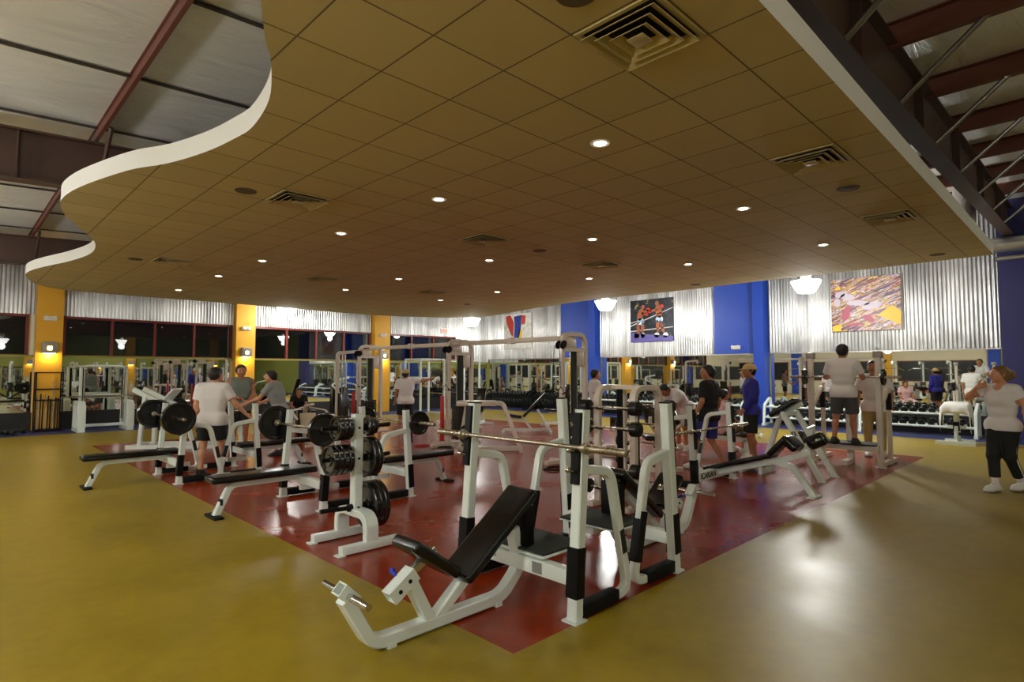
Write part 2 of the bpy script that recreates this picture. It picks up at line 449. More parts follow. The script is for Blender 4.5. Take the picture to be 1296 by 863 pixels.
# --- roof above
def roof():
    mb = MB(); nx, ny = 30, 30
    mb.quad((X0-.2, Y0-.2, roof_z(X0-.2)), (X1+.2, Y0-.2, roof_z(X1+.2)), (X1+.2, Y1+.2, roof_z(X1+.2)), (X0-.2, Y1+.2, roof_z(X0-.2)))
    o = struct(mb.build('ceiling', M['insul'])); o.name = 'ceiling_roof'
    for k in range(-5, 9):
        x = 1.46 + 1.9*k
        if not X0 < x < X1: continue
        mb = MB(); z = roof_z(x)
        d, fl = (.12, .035) if k == 0 else (.24, .075)
        mb.box((x-.012, Y0, z-d), (x+.012, Y1, z-.005)).box((x-.012, Y0, z-d-.012), (x+fl, Y1, z-d)).box((x-fl, Y0, z-.02), (x+.012, Y1, z-.006))
        struct(mb.build('trim_purlin', M['rust']))
    for k in range(15):
        y = Y0 + .68 + 2.02*k
        mb = MB(); mb.bar((X0, y, roof_z(X0)-.02), (X1, y, roof_z(X1)-.02), .05, .02)
        struct(mb.build('trim_insulation_seam', M['seam']))
    for y in (-6.6, 1.5, 10.0, 18.0):
        zb = lambda x: 4.33 + .047*(x-4.3)
        mb = MB()
        mb.bar((X0, y, zb(X0)+.012), (X1, y, zb(X1)+.012), .22, .024)
        mb.bar((X0, y, zb(X0)+.68), (X1, y, zb(X1)+.68), .22, .024)
        a, b = (X0, y), (X1, y)
        mb.bar((X0, y, zb(X0)+.346), (X1, y, zb(X1)+.346), .014, .66)
        for k in range(-3, 8):
            x = 3.2 + 2.6*k
            if X0 < x < X1: mb.box((x-.006, y-.1, zb(x)+.02), (x+.006, y+.1, zb(x)+.67))
        struct(mb.build('trim_rafter', M['rafter']))
        # flange braces
        for k in range(-4, 9):
            x = 1.46 + 1.9*k
            if not X0 < x < X1: continue
            for sgn in ((-1,) if y == 1.5 else (-1, 1)):
                mb = MB(); mb.tube([(x+.03, y+sgn*.1, zb(x)+.03), (x+.03, y+sgn*.86, roof_z(x)-.22)], .03, 8)
                struct(mb.build('trim_flange_brace', M['pipe'] if y == 1.5 else M['rafter']))
roof()

# --- walls
COLS_L = [(1.82, 2.42), (7.13, 7.77), (12.54, 13.25)]
BAYS_L = [(X0, 1.82), (2.42, 7.13), (7.77, 12.54), (13.25, X1)]
WIN = [(-3.2, 1.62), (2.50, 7.03), (7.86, 12.43), (13.33, 16.85)]
ZW0, ZW1, ZT = 2.10, 3.19, 6.4
def wall_left():
    mb = MB(); y0, y1 = Y1, Y1+.25
    mb.box((X0-.25, y0, 0), (X1+.25, y1, ZW0)).box((X0-.25, y0, ZW1), (X1+.25, y1, ZT))
    xs = [X0-.25] + [v for w in WIN for v in w] + [X1+.25]
    for a, b in zip(xs[::2], xs[1::2]): mb.box((a, y0, ZW0), (b, y1, ZW1))
    w = struct(mb.build('wall_left', M['beige']))
    mb = MB(); mb.box((X0, Y1-.03, 0), (X1, Y1-.001, .5)); struct(mb.build('baseboard_left', M['darkbase']))
    for i, (a, b) in enumerate(COLS_L):
        mb = MB(); mb.box((a, Y1-.28, 0), (b, Y1, 5.6), .004, 1); struct(mb.build('wall_column', M['yellow']))
        mb = MB(); mb.box((a-.03, Y1-.03, ZW0), (a, Y1-.002, 5.6)).box((b, Y1-.03, ZW0), (b+.03, Y1-.002, 5.6))
        struct(mb.build('trim_corner_strip', M['silver']))
    for i, (a, b) in enumerate(WIN):
        f = MB(); y = Y1-.05
        f.box((a-.06, y, ZW0-.05), (b+.06, Y1+.1, ZW0+.02)).box((a-.06, y, ZW1-.02), (b+.06, Y1+.1, ZW1+.05))
        f.box((a-.06, y, ZW0), (a+.01, Y1+.1, ZW1)).box((b-.01, y, ZW0), (b+.06, Y1+.1, ZW1))
        n = 4 if b-a > 4 else 3
        fo = f.build(f'window_{i+1}', M['winframe']); struct(fo)
        for k in range(1, n):
            x = a+(b-a)*k/n; m_ = MB(); m_.box((x-.035, y+.01, ZW0), (x+.035, Y1+.09, ZW1)); m_.build('mullion', M['winframe'], fo)
        for k in range(n):
            g = MB(); g.box((a+(b-a)*k/n+.03, Y1+.03, ZW0+.015), (a+(b-a)*(k+1)/n-.03, Y1+.042, ZW1-.015)); g.build('pane', M['glass'], fo)
    mb = MB(); mb.box((X0, Y1-.07, 2.045), (X1, Y1-.002, 2.1)); struct(mb.build('trim_ledge', M['olive']))
def corrugate(axis, a, b, fixed, z0, z1, name, pitch=.092, amp=.016, slope=0):
    """vertical-rib galvanised sheet; axis 'x' runs along X facing -Y, 'y' along Y facing -X"""
    n = int((b-a)/pitch*8); bm = bmesh.new(); rows = []
    zs = (z0, (z0+z1)/2, z1)
    for i in range(n+1):
        u = a+(b-a)*i/n
        jit = .35*math.sin(u*1.9)+.3*math.sin(u*5.3)
        d = amp*(1+.15*jit)*math.sin(2*PI*(u-a)/pitch)
        d += .006*math.sin((u-a)*2*PI/.84)
        rows.append([bm.verts.new((u, fixed-.025+d, z) if axis == 'x' else (fixed-.025+d, u, z)) for z in zs])
    for A, B in zip(rows, rows[1:]):
        for k in range(2):
            f = bm.faces.new((A[k], B[k], B[k+1], A[k+1])); f.smooth = True
    me = bpy.data.meshes.new(name); bm.to_mesh(me); bm.free(); me.materials.append(M['galv'])
    o = bpy.data.objects.new(name, me); COL.objects.link(o); return struct(o)
wall_left()
corrugate('x', 16.94, 18.96, Y1-.02, 2.11, ZW1+.05, 'wall_cladding')
for a, b in BAYS_L: corrugate('x', a+.03, b-.03, Y1-.02, ZW1+.05, 5.9, 'wall_cladding')

def wall_right():
    mb = MB(); mb.box((X1, Y0-.25, 0), (X1+.25, Y1+.25, ZT)); struct(mb.build('wall_right', M['olive']))
    mb = MB(); mb.box((X1-.03, 1.76, 0), (X1-.001, Y1-.03, .5)); struct(mb.build('baseboard_right', M['darkbase']))
    for a, b in ((7.8, 9.3), (14.5, 16.22)):
        mb = MB(); mb.box((X1-.12, a, 2.24), (X1, b, 5.9), .004, 1); struct(mb.build('wall_panel', M['blue']))
        mb = MB(); mb.box((X1-.42, a-.30, 0), (X1, a+.04, 5.9), .004, 1); struct(mb.build('wall_column', M['blue']))
    mb = MB(); mb.box((X1-.3, .55, 0), (X1, 1.72, 5.9), .004, 1); struct(mb.build('wall_column', M['navy']))
    mb = MB(); mb.box((X1-.07, 1.74, 2.2), (X1-.002, Y1-.08, 2.235)); struct(mb.build('trim_ledge', M['silver']))
wall_right()
for a, b in ((1.76, 7.47), (9.32, 14.17), (16.24, 20.95)): corrugate('y', a, b, X1-.02, 2.24, 5.95, 'wall_cladding')

def wall_rear():
    mb = MB(); mb.box((X0-.25, Y0-.25, 0), (X1+.25, Y0, ZT)); struct(mb.build('wall_back', M['olive']))
    mb = MB(); mb.box((X0-.25, Y0-.25, 0), (X0, Y1+.25, ZT)); struct(mb.build('wall_front', M['beige']))
    for i, y in enumerate((-6.5, -.6, 5.3, 11.2, 17.1)):
        f = MB(); x = X0+.05
        f.box((X0, y, 1.0), (x, y+4.6, 1.06)).box((X0, y, 2.34), (x, y+4.6, 2.4)).box((X0, y, 1.0), (x, y+.06, 2.4)).box((X0, y+4.54, 1.0), (x, y+4.6, 2.4))
        fo = struct(f.build(f'window_{i+5}', M['winframe']))
        g = MB(); g.box((X0+.005, y+.05, 1.05), (X0+.02, y+4.55, 2.35)); g.build('pane', M['darkbase'], fo)
        c = MB(); c.box((X0, y-1.0, 0), (X0+.25, y-.3, 5.2), .004, 1); struct(c.build('wall_column', M['yellow'] if i % 2 else M['blue']))
wall_rear()

# mirrors: one sheet per bay
def mirror(lo, hi, label):
    mb = MB(); mb.box(lo, hi); o = mb.build('wall_mirror', M['mirror']); tag(o, label, 'mirror'); return o
for (a, b), lab in zip(BAYS_L, ('wall mirror under the window left of the first yellow column', 'wall mirror between the two leftmost yellow columns, behind the smith machine',
                                'wall mirror between the second and third yellow columns, behind the seated boy', 'wall mirror right of the third yellow column, behind the capped man')):
    mirror((a+.02, Y1-.012, .5), (b-.02, Y1-.001, 2.045), lab)
for (a, b), lab in zip(((1.76, 7.47), (7.86, 14.17), (14.56, 20.9)), ('wall mirror under the colourful action painting, behind the woman', 'wall mirror below the boxing painting, between the blue columns',
                                                                    'wall mirror below the pale painting, left of the blue columns')):
    mirror((X1-.012, a+.02, .5), (X1-.001, b-.02, 2.2), lab)

mirror((X0+.3, Y0+.001, .5), (X1-.3, Y0+.012, 2.0), 'long wall mirror on the olive wall, seen only inside the other mirrors')
# --- things on the ceiling
def downlight():
    t = thing('recessed_downlight', '', 'ceiling light')
    mb = MB(); mb.lathe((0, 0, 0), (0, 0, -1), [(-.004, .062), (-.004, .092), (.006, .092), (.01, .082), (.004, .064)], 28); mb.build('trim_ring', M['plastic'], t)
    mb = MB(); mb.lathe((0, 0, 0), (0, 0, -1), [(-.004, .064), (.002, .064), (.008, .05), (.011, .02)], 24); mb.build('lens', M['can'], t)
    return t
CANS = [(TX(4), TY(0)), (TX(4), TY(4)), (TX(4), TY(8)), (TX(9), TY(0)), (TX(9), TY(4)), (TX(9), TY(8)), (TX(4), TY(13)), (TX(4), TY(17)), (TX(9), TY(13)),
        (TX(4), TY(22)), (TX(14), TY(8)), (TX(14), TY(4)), (TX(14), TY(0)), (TX(14), TY(13)), (TX(14), TY(17)), (TX(9), TY(17))]
dl = downlight(); dtree = kid_tree(dl)
rown = {4: 'row by the curved edge', 9: 'middle row', 14: 'row by the paintings'}
order = {0: 'nearest the straight ceiling edge', 4: 'second from the straight edge', 8: 'third from the straight edge', 13: 'fourth from the straight edge', 17: 'fifth from the straight edge', 22: 'sixth from the straight edge'}
for i, (x, y) in enumerate(CANS):
    nx = round((x-1.515)/.61-.5); ny = round((y-2.867)/.61-.5)
    lab = f'recessed light {order[ny]}, in the {rown[nx]}'
    o = dl if i == 0 else dup(dl, (0, 0, 0), tree=dtree)
    o.location = (x, y, CZ-.001); o['label'] = lab; o['group'] = 'recessed downlights in the tile ceiling'

def diffuser():
    t = thing('ceiling_vent', '', 'ceiling vent')
    b = MB(); b.box((-.25, -.25, -.004), (.25, .25, -.002)); b.build('backing', M['dark'], t)
    f = MB()
    for s in range(4):
        m = Matrix.Rotation(s*PI/2, 4, 'Z')
        f.box((-.295, .265, -.012), (.295, .295, -.001), .003, 1, m)
    f.build('frame', M['vent'], t)
    for a in (.264, .198, .132):
        L = MB(); bm = L.bm
        q = []
        for (h, z) in ((a, -.042), (a-.054, -.008), (a-.056, -.004), (a+.002, -.039)):
            q.append([bm.verts.new((sx*h, sy*h, z)) for sx, sy in ((1, 1), (-1, 1), (-1, -1), (1, -1))])
        for r in range(4):
            A, B = q[r], q[(r+1) % 4]
            for k in range(4): bm.faces.new((A[k], A[(k+1) % 4], B[(k+1) % 4], B[k]))
        L.build('louver', M['vent'], t, angle=20)
    c = MB(); c.box((-.06, -.06, -.044), (.06, .06, -.034), .006, 2); c.build('center_plate', M['vent'], t)
    return t
dv = diffuser(); vtree = kid_tree(dv)
vl = {2: 'row by the curved edge', 7: 'middle row', 12: 'row by the paintings'}
vo = {-2: 'largest', 6: 'second', 15: 'third'}
k = 0
for nx in (2, 7, 12):
    for ny in (-2, 6, 15):
        o = dv if k == 0 else dup(dv, (0, 0, 0), tree=vtree); k += 1
        o.location = (TX(nx), TY(ny), CZ); o['group'] = 'square air diffusers in the tile ceiling'
        w = {-2: 'beside the straight edge', 6: 'second from the straight edge', 15: 'third from the straight edge'}[ny]
        o['label'] = f'square ceiling air vent {w}, {vl[nx]}'
SPK = [(2.45, 1.98, 'cut by the top of the photo'), (2.45, 6.93, 'beside the vent near the curved edge'), (7.36, 1.97, 'between the two vents by the straight edge'), (7.35, 6.79, 'between two vents amid the tiles'),
       (2.5, 12.6, 'beside the deep vent near the curved edge'), (11.6, 13.8, 'far down near the back lights'), (12.9, 6.8, 'above the boxing painting'), (12.7, 2.0, 'near the far corner by the straight edge')]
s0 = None
for x, y, w in SPK:
    mb = MB(); mb.lathe((0, 0, 0), (0, 0, -1), [(-.003, .12), (.004, .12), (.008, .112), (.006, .1), (.012, .05), (.013, .01)], 28)
    o = mb.build('ceiling_speaker', M['speaker']); o.location = (x, y, CZ-.001)
    tag(o, f'round brown ceiling speaker {w}', 'speaker', 'round speakers in the tile ceiling')

# --- hanging high-bay lamps
PEND = [(15.6, 5.2, 3.82, 'right of the boxing painting, beside the action painting'), (15.6, 11.45, 3.86, 'left of the boxing painting'), (15.6, 18.25, 3.72, 'near the pale painting'), (8.45, 19.7, 3.80, 'over the window wall between yellow columns')]
PEND2 = [(-2.6, 2.5), (-2.6, 9.0), (-2.6, 16.0), (2.5, -4.6), (9.0, -6.6), (15.6, -2.6), (-3.5, -5)]
def pendant():
    t = thing('pendant_lamp', '', 'lamp')
    mb = MB(); mb.lathe((0, 0, -.2), (0, 0, 1), [(0.02, .18), (.04, .21), (.16, .28), (.29, .345), (.31, .35), (.31, .33), (.16, .265), (.05, .19)], 28); mb.build('glass_shade', M['hid'], t)
    mb = MB(); mb.lathe((0, 0, .1), (0, 0, 1), [(0, .04), (.05, .05), (.09, .12), (.3, .12), (.36, .06), (.4, .02)], 20); mb.build('ballast_housing', M['grey'], t)
    mb = MB(); mb.tube([(0, 0, .45), (0, 0, 1.6)], .012, 6); mb.build('stem', M['grey'], t)
    return t
pl = pendant(); ptree = kid_tree(pl)
for i, (x, y, z, w) in enumerate(PEND):
    o = pl if i == 0 else dup(pl, (0, 0, 0), tree=ptree); o.location = (x, y, z)
    if i > 1:
        for c in kids(o):
            if c.name.startswith('glass_shade'): c.data = c.data.copy(); c.data.materials[0] = M['hid_far']
    o['label'] = f'bright white hanging lamp {w}'; o['group'] = 'hanging high-bay lamps'
for i, (x, y) in enumerate(PEND2):
    o = dup(pl, (x, y, min(3.8, roof_z(x)-1.6)), tree=ptree, label='bright hanging high-bay lamp over the side aisles, seen in the mirrors', group='aisle high-bay lamps')
    for c in kids(o):
        if c.name.startswith('glass_shade'): c.data = c.data.copy(); c.data.materials[0] = M['hid_left' if x < 0 else 'hid_right']

# --- things on the walls
def sconce(x, lab):
    t = thing('wall_sconce', lab, 'wall lamp', (x, Y1-.28, 2.3), 0, 'sconces on the yellow columns')
    mb = MB(); mb.box((-.17, -.17, -.15), (.17, 0, .17), .015, 3); mb.build('housing', M['grey'], t)
    mb = MB(); mb.box((-.05, -.178, -.06), (.05, -.17, .04)); mb.build('front_lens', M['sconceglow'], t)
    mb = MB(); mb.box((-.14, -.15, -.16), (.14, -.02, -.15)); mb.build('down_lens', M['sconceglow'], t)
for (a, b), w in zip(COLS_L, ('leftmost yellow column, above the rod rack', 'yellow column behind the three talking men', 'yellow column behind the cable tower')):
    sconce((a+b)/2, f'square grey wall sconce glowing on the {w}')
def emergency(loc, rz, lab):
    t = thing('emergency_light', lab, 'emergency light', loc, rz)
    mb = MB(); mb.box((-.15, -.06, -.06), (.15, 0, .06), .01, 2); mb.build('housing', M['plastic'], t)
    for s in (-1, 1):
        mb = MB(); mb.lathe((s*.09, -.05, .03), (s*.12, -1, -.15), [(0, .03), (.03, .05), (.05, .055), (.052, .04)], 14); mb.build('lamp_head', M['plastic'], t)
for (a, b), w in zip(COLS_L, ('leftmost yellow column', 'second yellow column', 'third yellow column')):
    emergency(((a+b)/2, Y1-.28, 3.13), 0, f'white twin-head emergency light high on the {w}')
for x in (-1.6, 4.2, 10.0, 15.8):
    mb = MB(); mb.box((x-.3, Y0, 0), (x+.3, Y0+.3, 5.2), .004, 1); struct(mb.build('wall_column', M['yellow']))
    t = thing('wall_sconce', 'square wall sconce on the back columns, showing only in the mirrors', 'wall lamp', (x, Y0+.3, 2.3), PI, 'sconces seen in mirrors')
    mb = MB(); mb.box((-.17, -.17, -.15), (.17, 0, .17), .015, 3); mb.build('housing', M['grey'], t)
    mb = MB(); mb.box((-.14, -.15, -.16), (.14, -.02, -.15)); mb.build('down_lens', M['sconceglow'], t)
emergency((X1-.12, 8.53, 2.44), -PI/2, 'white emergency light low on the wide blue wall panel')
def exit_sign(loc, rz, lab):
    t = thing('exit_sign', lab, 'exit sign', loc, rz)
    mb = MB(); mb.box((-.17, -.05, -.12), (.17, 0, .12), .008, 2); mb.build('housing', M['plastic'], t)
    lettering('EXIT', .15, M['exitred'], t, (0, -.052, 0), (PI/2, 0, 0))
exit_sign((16.2, Y1-.05, 3.5), 0, 'white exit sign with red letters high on the corrugated wall')
exit_sign((15.6, Y0+.06, 2.4), PI, 'exit sign with red letters on the olive wall, seen in a mirror')
t = thing('wall_clock', 'round white wall clock on the olive wall, seen in a mirror', 'clock', (14.2, Y0, 2.3), PI)
mb = MB(); mb.lathe((0, 0, 0), (0, -1, 0), [(0, .2), (.04, .2), (.05, .19), (.04, .17)], 28); mb.build('case', M['darkbase'], t)
mb = MB(); mb.lathe((0, -.035, 0), (0, -1, 0), [(0, .172), (.006, .172)], 28); mb.build('face', M['plastic'], t)
mb = MB(); mb.bar((0, -.045, 0), (.05, -.045, .08), .004, .012).bar((0, -.045, 0), (-.09, -.045, .06), .004, .009); mb.build('hands', M['ink'], t)

def ell(cx, cz, a, b, rot=0, n=14): return [(cx+a*math.cos(t)*math.cos(rot)-b*math.sin(t)*math.sin(rot), cz+a*math.cos(t)*math.sin(rot)+b*math.sin(t)*math.cos(rot)) for t in [2*PI*k/n for k in range(n)]]
def painting(y0, y1, z0, z1, lab, mat, shapes=()):
    t = thing('painting', lab, 'painting', (X1-.1, (y0+y1)/2, (z0+z1)/2), -PI/2)
    w, h = (y1-y0), (z1-z0)
    mb = MB(); mb.box((-w/2, -.02, -h/2), (w/2, .03, h/2), .004, 1); mb.build('canvas', mat, t)
    for nm, m_, polys in shapes:
        for P in polys:
            mb = MB(); n = len(P); bm = mb.bm
            f0 = [bm.verts.new((x*w/2, -.024, z*h/2)) for x, z in P]; f1 = [bm.verts.new((x*w/2, -.019, z*h/2)) for x, z in P]
            bm.faces.new(f0)
            for k in range(n): bm.faces.new((f0[k], f0[(k+1) % n], f1[(k+1) % n], f1[k]))
            mb.build(nm, m_, t)
P = pmat
mat1 = paint_mat('streaked_action_canvas', [(0, (30, 34, 26)), (.36, (48, 50, 110)), (.41, (150, 48, 52)), (.44, (34, 44, 30)), (.475, (222, 176, 56)), (.50, (60, 66, 130)), (.53, (214, 206, 208)), (.56, (176, 70, 44)), (.59, (38, 48, 34)), (.63, (226, 190, 60)), (.68, (80, 50, 100))],
                 (1.3, 1, .13), (0, -.42, 0), .9, 3.1)
painting(3.83, 5.6, 2.81, 4.36, 'large painting of colourful diagonal action strokes on corrugated wall', mat1, [
    ('painted_gold_shape', P('paint_gold', (226, 170, 24), .5), [[(.35, -.45), (.75, -.1), (1, -.35), (.98, -.85), (.6, -.6)], [(-.98, -.8), (-.7, -.7), (-.72, -.98), (-.98, -.98)], [(-.92, .62), (-.75, .78), (-.7, .6)]]),
    ('painted_pale_shape', P('paint_pale', (176, 164, 178), .5), [ell(-.72, .42, .16, .12, .4), ell(-.5, .3, .22, .13, -.3), ell(-.2, .05, .34, .1, -.1), ell(.2, -.08, .3, .14, .2), ell(-.82, .12, .1, .16)]),
    ('painted_rose_shape', P('paint_rose', (150, 60, 80), .5), [ell(-.55, -.3, .12, .3, -.3), ell(.1, -.55, .2, .1, -.7), ell(-.3, -.75, .25, .06, .1)])])
mat2 = paint_mat('dark_ring_canvas', [(0, (14, 18, 16)), (.45, (20, 26, 40)), (.52, (16, 34, 24)), (.57, (60, 60, 90)), (.6, (12, 14, 18)), (.68, (150, 140, 60))], (.5, 1, .5), (0, 0, 0), .6, 1.3)
painting(10.86, 12.69, 2.76, 4.36, 'dark painting of two boxers in a roped ring on corrugated wall', mat2, [
    ('painted_mat', P('paint_violet', (92, 84, 150), .5), [[(-1, -1), (1, -1), (1, -.78), (-1, -.55)]]),
    ('painted_rope', P('paint_rope', (196, 190, 190), .5), [[(-1, -.25), (1, .5), (1, .54), (-1, -.2)], [(-1, -.5), (1, -.38), (1, -.34), (-1, -.45)], [(-1, -.1), (-.6, 0), (-.6, .03), (-1, -.06)]]),
    ('painted_boxer', P('paint_flesh', (150, 84, 54), .5), [ell(-.5, .3, .15, .3, -.25), ell(-.38, .66, .09, .1), ell(-.28, .4, .08, .2, -1.0), ell(-.62, -.35, .07, .3, .1), ell(-.42, -.35, .07, .3, -.1),
                                                            ell(.36, .4, .15, .32, .15), ell(.28, .78, .09, .1), ell(.12, .45, .2, .06, .2), ell(.3, -.3, .07, .32, .05), ell(.5, -.32, .07, .32, .3)]),
    ('painted_trunks', P('paint_trunks', (186, 206, 230), .5), [ell(-.5, -.02, .17, .17), ell(.38, .02, .17, .17)]),
    ('painted_glove', P('paint_glove', (190, 44, 36), .5), [ell(-.14, .52, .09, .09), ell(-.22, .3, .08, .08), ell(-.05, .42, .09, .08), ell(.5, .62, .09, .09)]),
    ('painted_boot', P('paint_boot', (220, 224, 230), .5), [ell(-.7, -.7, .12, .13, .4), ell(-.4, -.68, .1, .13), ell(.26, -.7, .12, .12), ell(.66, -.72, .12, .12, -.3)])])
mat3 = paint_mat('pale_canvas', [(0, (214, 212, 206)), (.5, (226, 224, 218)), (.6, (200, 196, 186)), (.68, (222, 220, 214))], (1, 1, 1), (0, 0, 0), .4, .3)
painting(17.96, 19.76, 2.7, 4.32, 'pale painting with a red and blue triangular burst of paint', mat3, [
    ('painted_red_shape', P('paint_red', (186, 60, 48), .5), [[(-.85, .9), (-.5, .95), (-.25, .5), (-.3, -.3), (-.45, -.2), (-.8, .5)], [(.3, .9), (.6, .85), (.55, .4), (.3, .35)]]),
    ('painted_blue_shape', P('paint_blue', (44, 62, 140), .5), [[(-.25, .85), (.3, .9), (.25, .1), (.1, -.4), (-.25, -.35), (-.2, .4)]]),
    ('painted_yellow_shape', P('paint_yellow', (230, 186, 50), .5), [[(.1, 0), (.35, .05), (.3, -.4), (.05, -.4)]])])

mb = MB(); mb.tube([(18.5, -2, 4.75), (18.5, 1.85, 4.75)], .19, 20).tube([(18.55, -2, 4.42), (18.55, 1.75, 4.42)], .06, 12)
tag(mb.build('air_duct', M['silver']), 'round silver duct at the far right end of the corrugated wall', 'duct')
# round duct above the cloud, beside the rafter
mb = MB(); mb.tube(fil([(11.2, 2.6, 4.25), (13.6, 2.2, 4.3), (14.6, 1.85, 4.3), (14.9, 1.85, 5.4)], .3, 8), .2, 20)
for k in range(5): mb.lathe((11.6+.5*k, 2.533-.083*k, 4.258+.01*k), (11.6+.5*k+1, 2.533-.083*k-.167, 4.278+.01*k), [(-.01, .205), (0, .212), (.01, .205)], 20)
tag(mb.build('air_duct', M['silver']), 'round silver air duct above the straight ceiling edge under the rafter', 'duct')
# ------------------------------------------------------------------ gym equipment
W_, K_ = M['white'], M['vinyl']

def uprights(t, half, h, lean, mat, band=(.15, .47), guard=None, hook_z=None, foot=.5, bracez=.97, bmat=None, sleeve=False, w=.08):
    """two uprights in the plane x=0, each with a bent brace to -x; children of thing t"""
    for s in (-1, 1):
        y = s*half
        mb = MB(); mb.sweep([(0, y, 0), (-lean, y, h)], w, w)
        mb.box((-.06, y-.06, 0), (.06, y+.06, .012))
        up = mb.build('upright', mat, t)
        c = MB(); c.bar((-lean, y, h-.002), (-lean-.0006, y, h+.008), w+.004, w+.004, (0, 1, 0)); c.build('end_cap', M['guard'], up)
        k = lambda z: -lean*z/h
        g = MB()
        g.bar((k(band[0])+.006, y, band[0]), (k(band[1])+.006, y, band[1]), w+.012, w+.004)
        g.build('guard_band', M['guard'], up)
        if guard:
            g = MB(); g.bar((k(guard[0])+w/2+.012, y, guard[0]), (k(guard[1])+w/2+.012, y, guard[1]), w*.8, .024); 
            g.build('bar_guard', M['guard'], up)
        for hz in (hook_z or ()):
            g = MB(); g.cyl((k(hz)+w/2, y, hz), (k(hz)+w/2+.085, y, hz+.02), .014, 10).ball((k(hz)+w/2+.09, y, hz+.022), .02, 10); g.build('bar_hook', M['chrome'], up)
        zb = bracez
        path = fil([(k(zb)-.02, y, zb), (-.40, y, zb-.05), (-.60, y, .055), (-.36, y, .05), (-.03, y, .05)], [.13, .12, .0001], 7)
        mb = MB(); mb.sweep(path, .062, .062); br = mb.build('brace', mat, t)
        f = MB(); f.bar((-.05, y, .056), (-.05-foot+.1, y, .056), .082, .088, bev=.008); f.build('foot_cover', M['rubber'], br)
        if sleeve:
            f = MB(); f.bar((-.475, y, .56), (-.565, y, .2), .07, .076); f.build('brace_guard', M['guard'], br)
        else:
            f = MB(); f.bar((-.497, y-s*.0, .5), (-.535, y, .33), .066, .05); f.build('sticker', M['ink'], br)

def bolt(mb, x, y, z, ax=(0, 1, 0), r=.013):
    a = Vector(ax)*.006; mb.cyl(Vector((x, y, z))-a, Vector((x, y, z))+a, r, 8)

def hollow(mb, p0, p1, w, h, t=.008):
    """open square tube"""
    p0, p1 = Vector(p0), Vector(p1); d = (p1-p0).normalized(); sd = Vector((0, 1, 0)); n = sd.cross(d)
    for s in (-1, 1):
        o = sd*s*(w-t)/2; mb.bar(p0+o, p1+o, t, h)
        o = n*s*(h-t)/2; mb.bar(p0+o, p1+o, w-.001, t)
    return mb
def incline_bench(label, loc, rz, sleeve=False):
    t = thing('incline_bench_press', label, 'weight bench', loc, rz, None)
    uprights(t, .558, 1.37, .1, W_, guard=(.88, 1.35), hook_z=(1.09, .96), sleeve=sleeve)
    mb = MB(); mb.bar((-.02, -.53, .27), (-.02, .53, .27), .08, .1, (1, 0, 0), .006); mb.box((-.062, -.16, .24), (-.06, -.02, .3)); cb = mb.build('cross_beam', W_, t)
    p = MB(); p.box((.022, .2, .235), (.024, .29, .31)); p.build('rating_plate', M['greyink'], cb)
    lettering('KS', .06, M['greyink'], cb, (.0215, -.2, .275), (PI/2, 0, PI/2))
    # spotter platform
    mb = MB(); mb.box((-.44, -.3, .335), (.02, .3, .352), .006, 2).bar((-.06, 0, .3), (-.4, 0, .3), .07, .07); pf = mb.build('platform_tray', W_, t)
    mb = MB(); b2 = MB(); mb.box((-.45, -.29, .352), (.005, .29, .37), .007, 2); mb.build('platform_pad', M['mat_rubber'], t)
    # main bent rail
    rail = fil([(1.345, 0, .35), (1.17, 0, .05), (.14, 0, .05), (-.05, 0, .22), (.02, 0, .50)], [.16, .22, .14], 9)
    mb = MB(); mb.sweep(rail, .085, .075); 
    mb.box((1.02, -.045, 0), (1.08, .045, .03)).box((.16, -.045, 0), (.22, .045, .03))
    mb.sweep([(.76, 0, .07), (.92, 0, .37)], .08, .075)
    mb.sweep([(.72, 0, .06), (.44, 0, .28), (.05, 0, .585)], .08, .07)
    mb.build('frame_rail', W_, t)
    # footrest bar
    mb = MB(); hollow(mb, (1.285, 0, .325), (1.375, 0, .415), .088, .075); fr = mb.build('footrest_socket', W_, t)
    mb = MB(); mb.cyl((1.335, -.25, .37), (1.335, .25, .37), .021, 16); mb.build('footrest_bar', M['chrome'], t)
    # seat post
    sl = (Vector((1.05, 0, .275)), Vector((.88, 0, .39)))
    mb = MB(); hollow(mb, sl[0], sl[1], .092, .085); ss = mb.build('seat_sleeve', W_, t)
    mb = MB(); 
    for q in (.3, .7):
        pt = sl[0].lerp(sl[1], q); bolt(mb, pt.x, -.045, pt.z); bolt(mb, pt.x, .045, pt.z)
    mb.build('bolt', M['guard'], ss)
    mb = MB(); mb.cyl((.97, -.045, .37), (.97, -.08, .39), .012, 10).ball((.97, -.09, .395), .02, 12); mb.build('pop_pin', M['blueknob'], ss)
    mb = MB(); mb.bar((.93, 0, .36), (.72, 0, .50), .06, .06, bev=.006); mb.build('seat_post', M['chrome'], t)
    mb = MB(); mb.bar((.95, 0, .585), (.60, 0, .335), .26, .075, bev=.026, seg=4); mb.build('seat', K_, t)
    mb = MB(); mb.bar((.545, 0, .275), (-.10, 0, .755), .285, .072, bev=.024, seg=4); mb.build('back_pad', K_, t)
    mb = MB(); mb.bar((.03, 0, .62), (-.07, 0, .66), .16, .1, bev=.01).box((-.11, -.1, .37), (-.02, .1, .66), .012, 2); mb.build('pad_bracket', M['guard'], t)
    return t
incline_bench('white incline bench press nearest the camera, holding a bare barbell', (3.0, 3.03, 0), PI)
incline_bench('white incline bench press without a barbell, back to back with the nearest bench', (4.33, 3.07, 0), 0, sleeve=True)

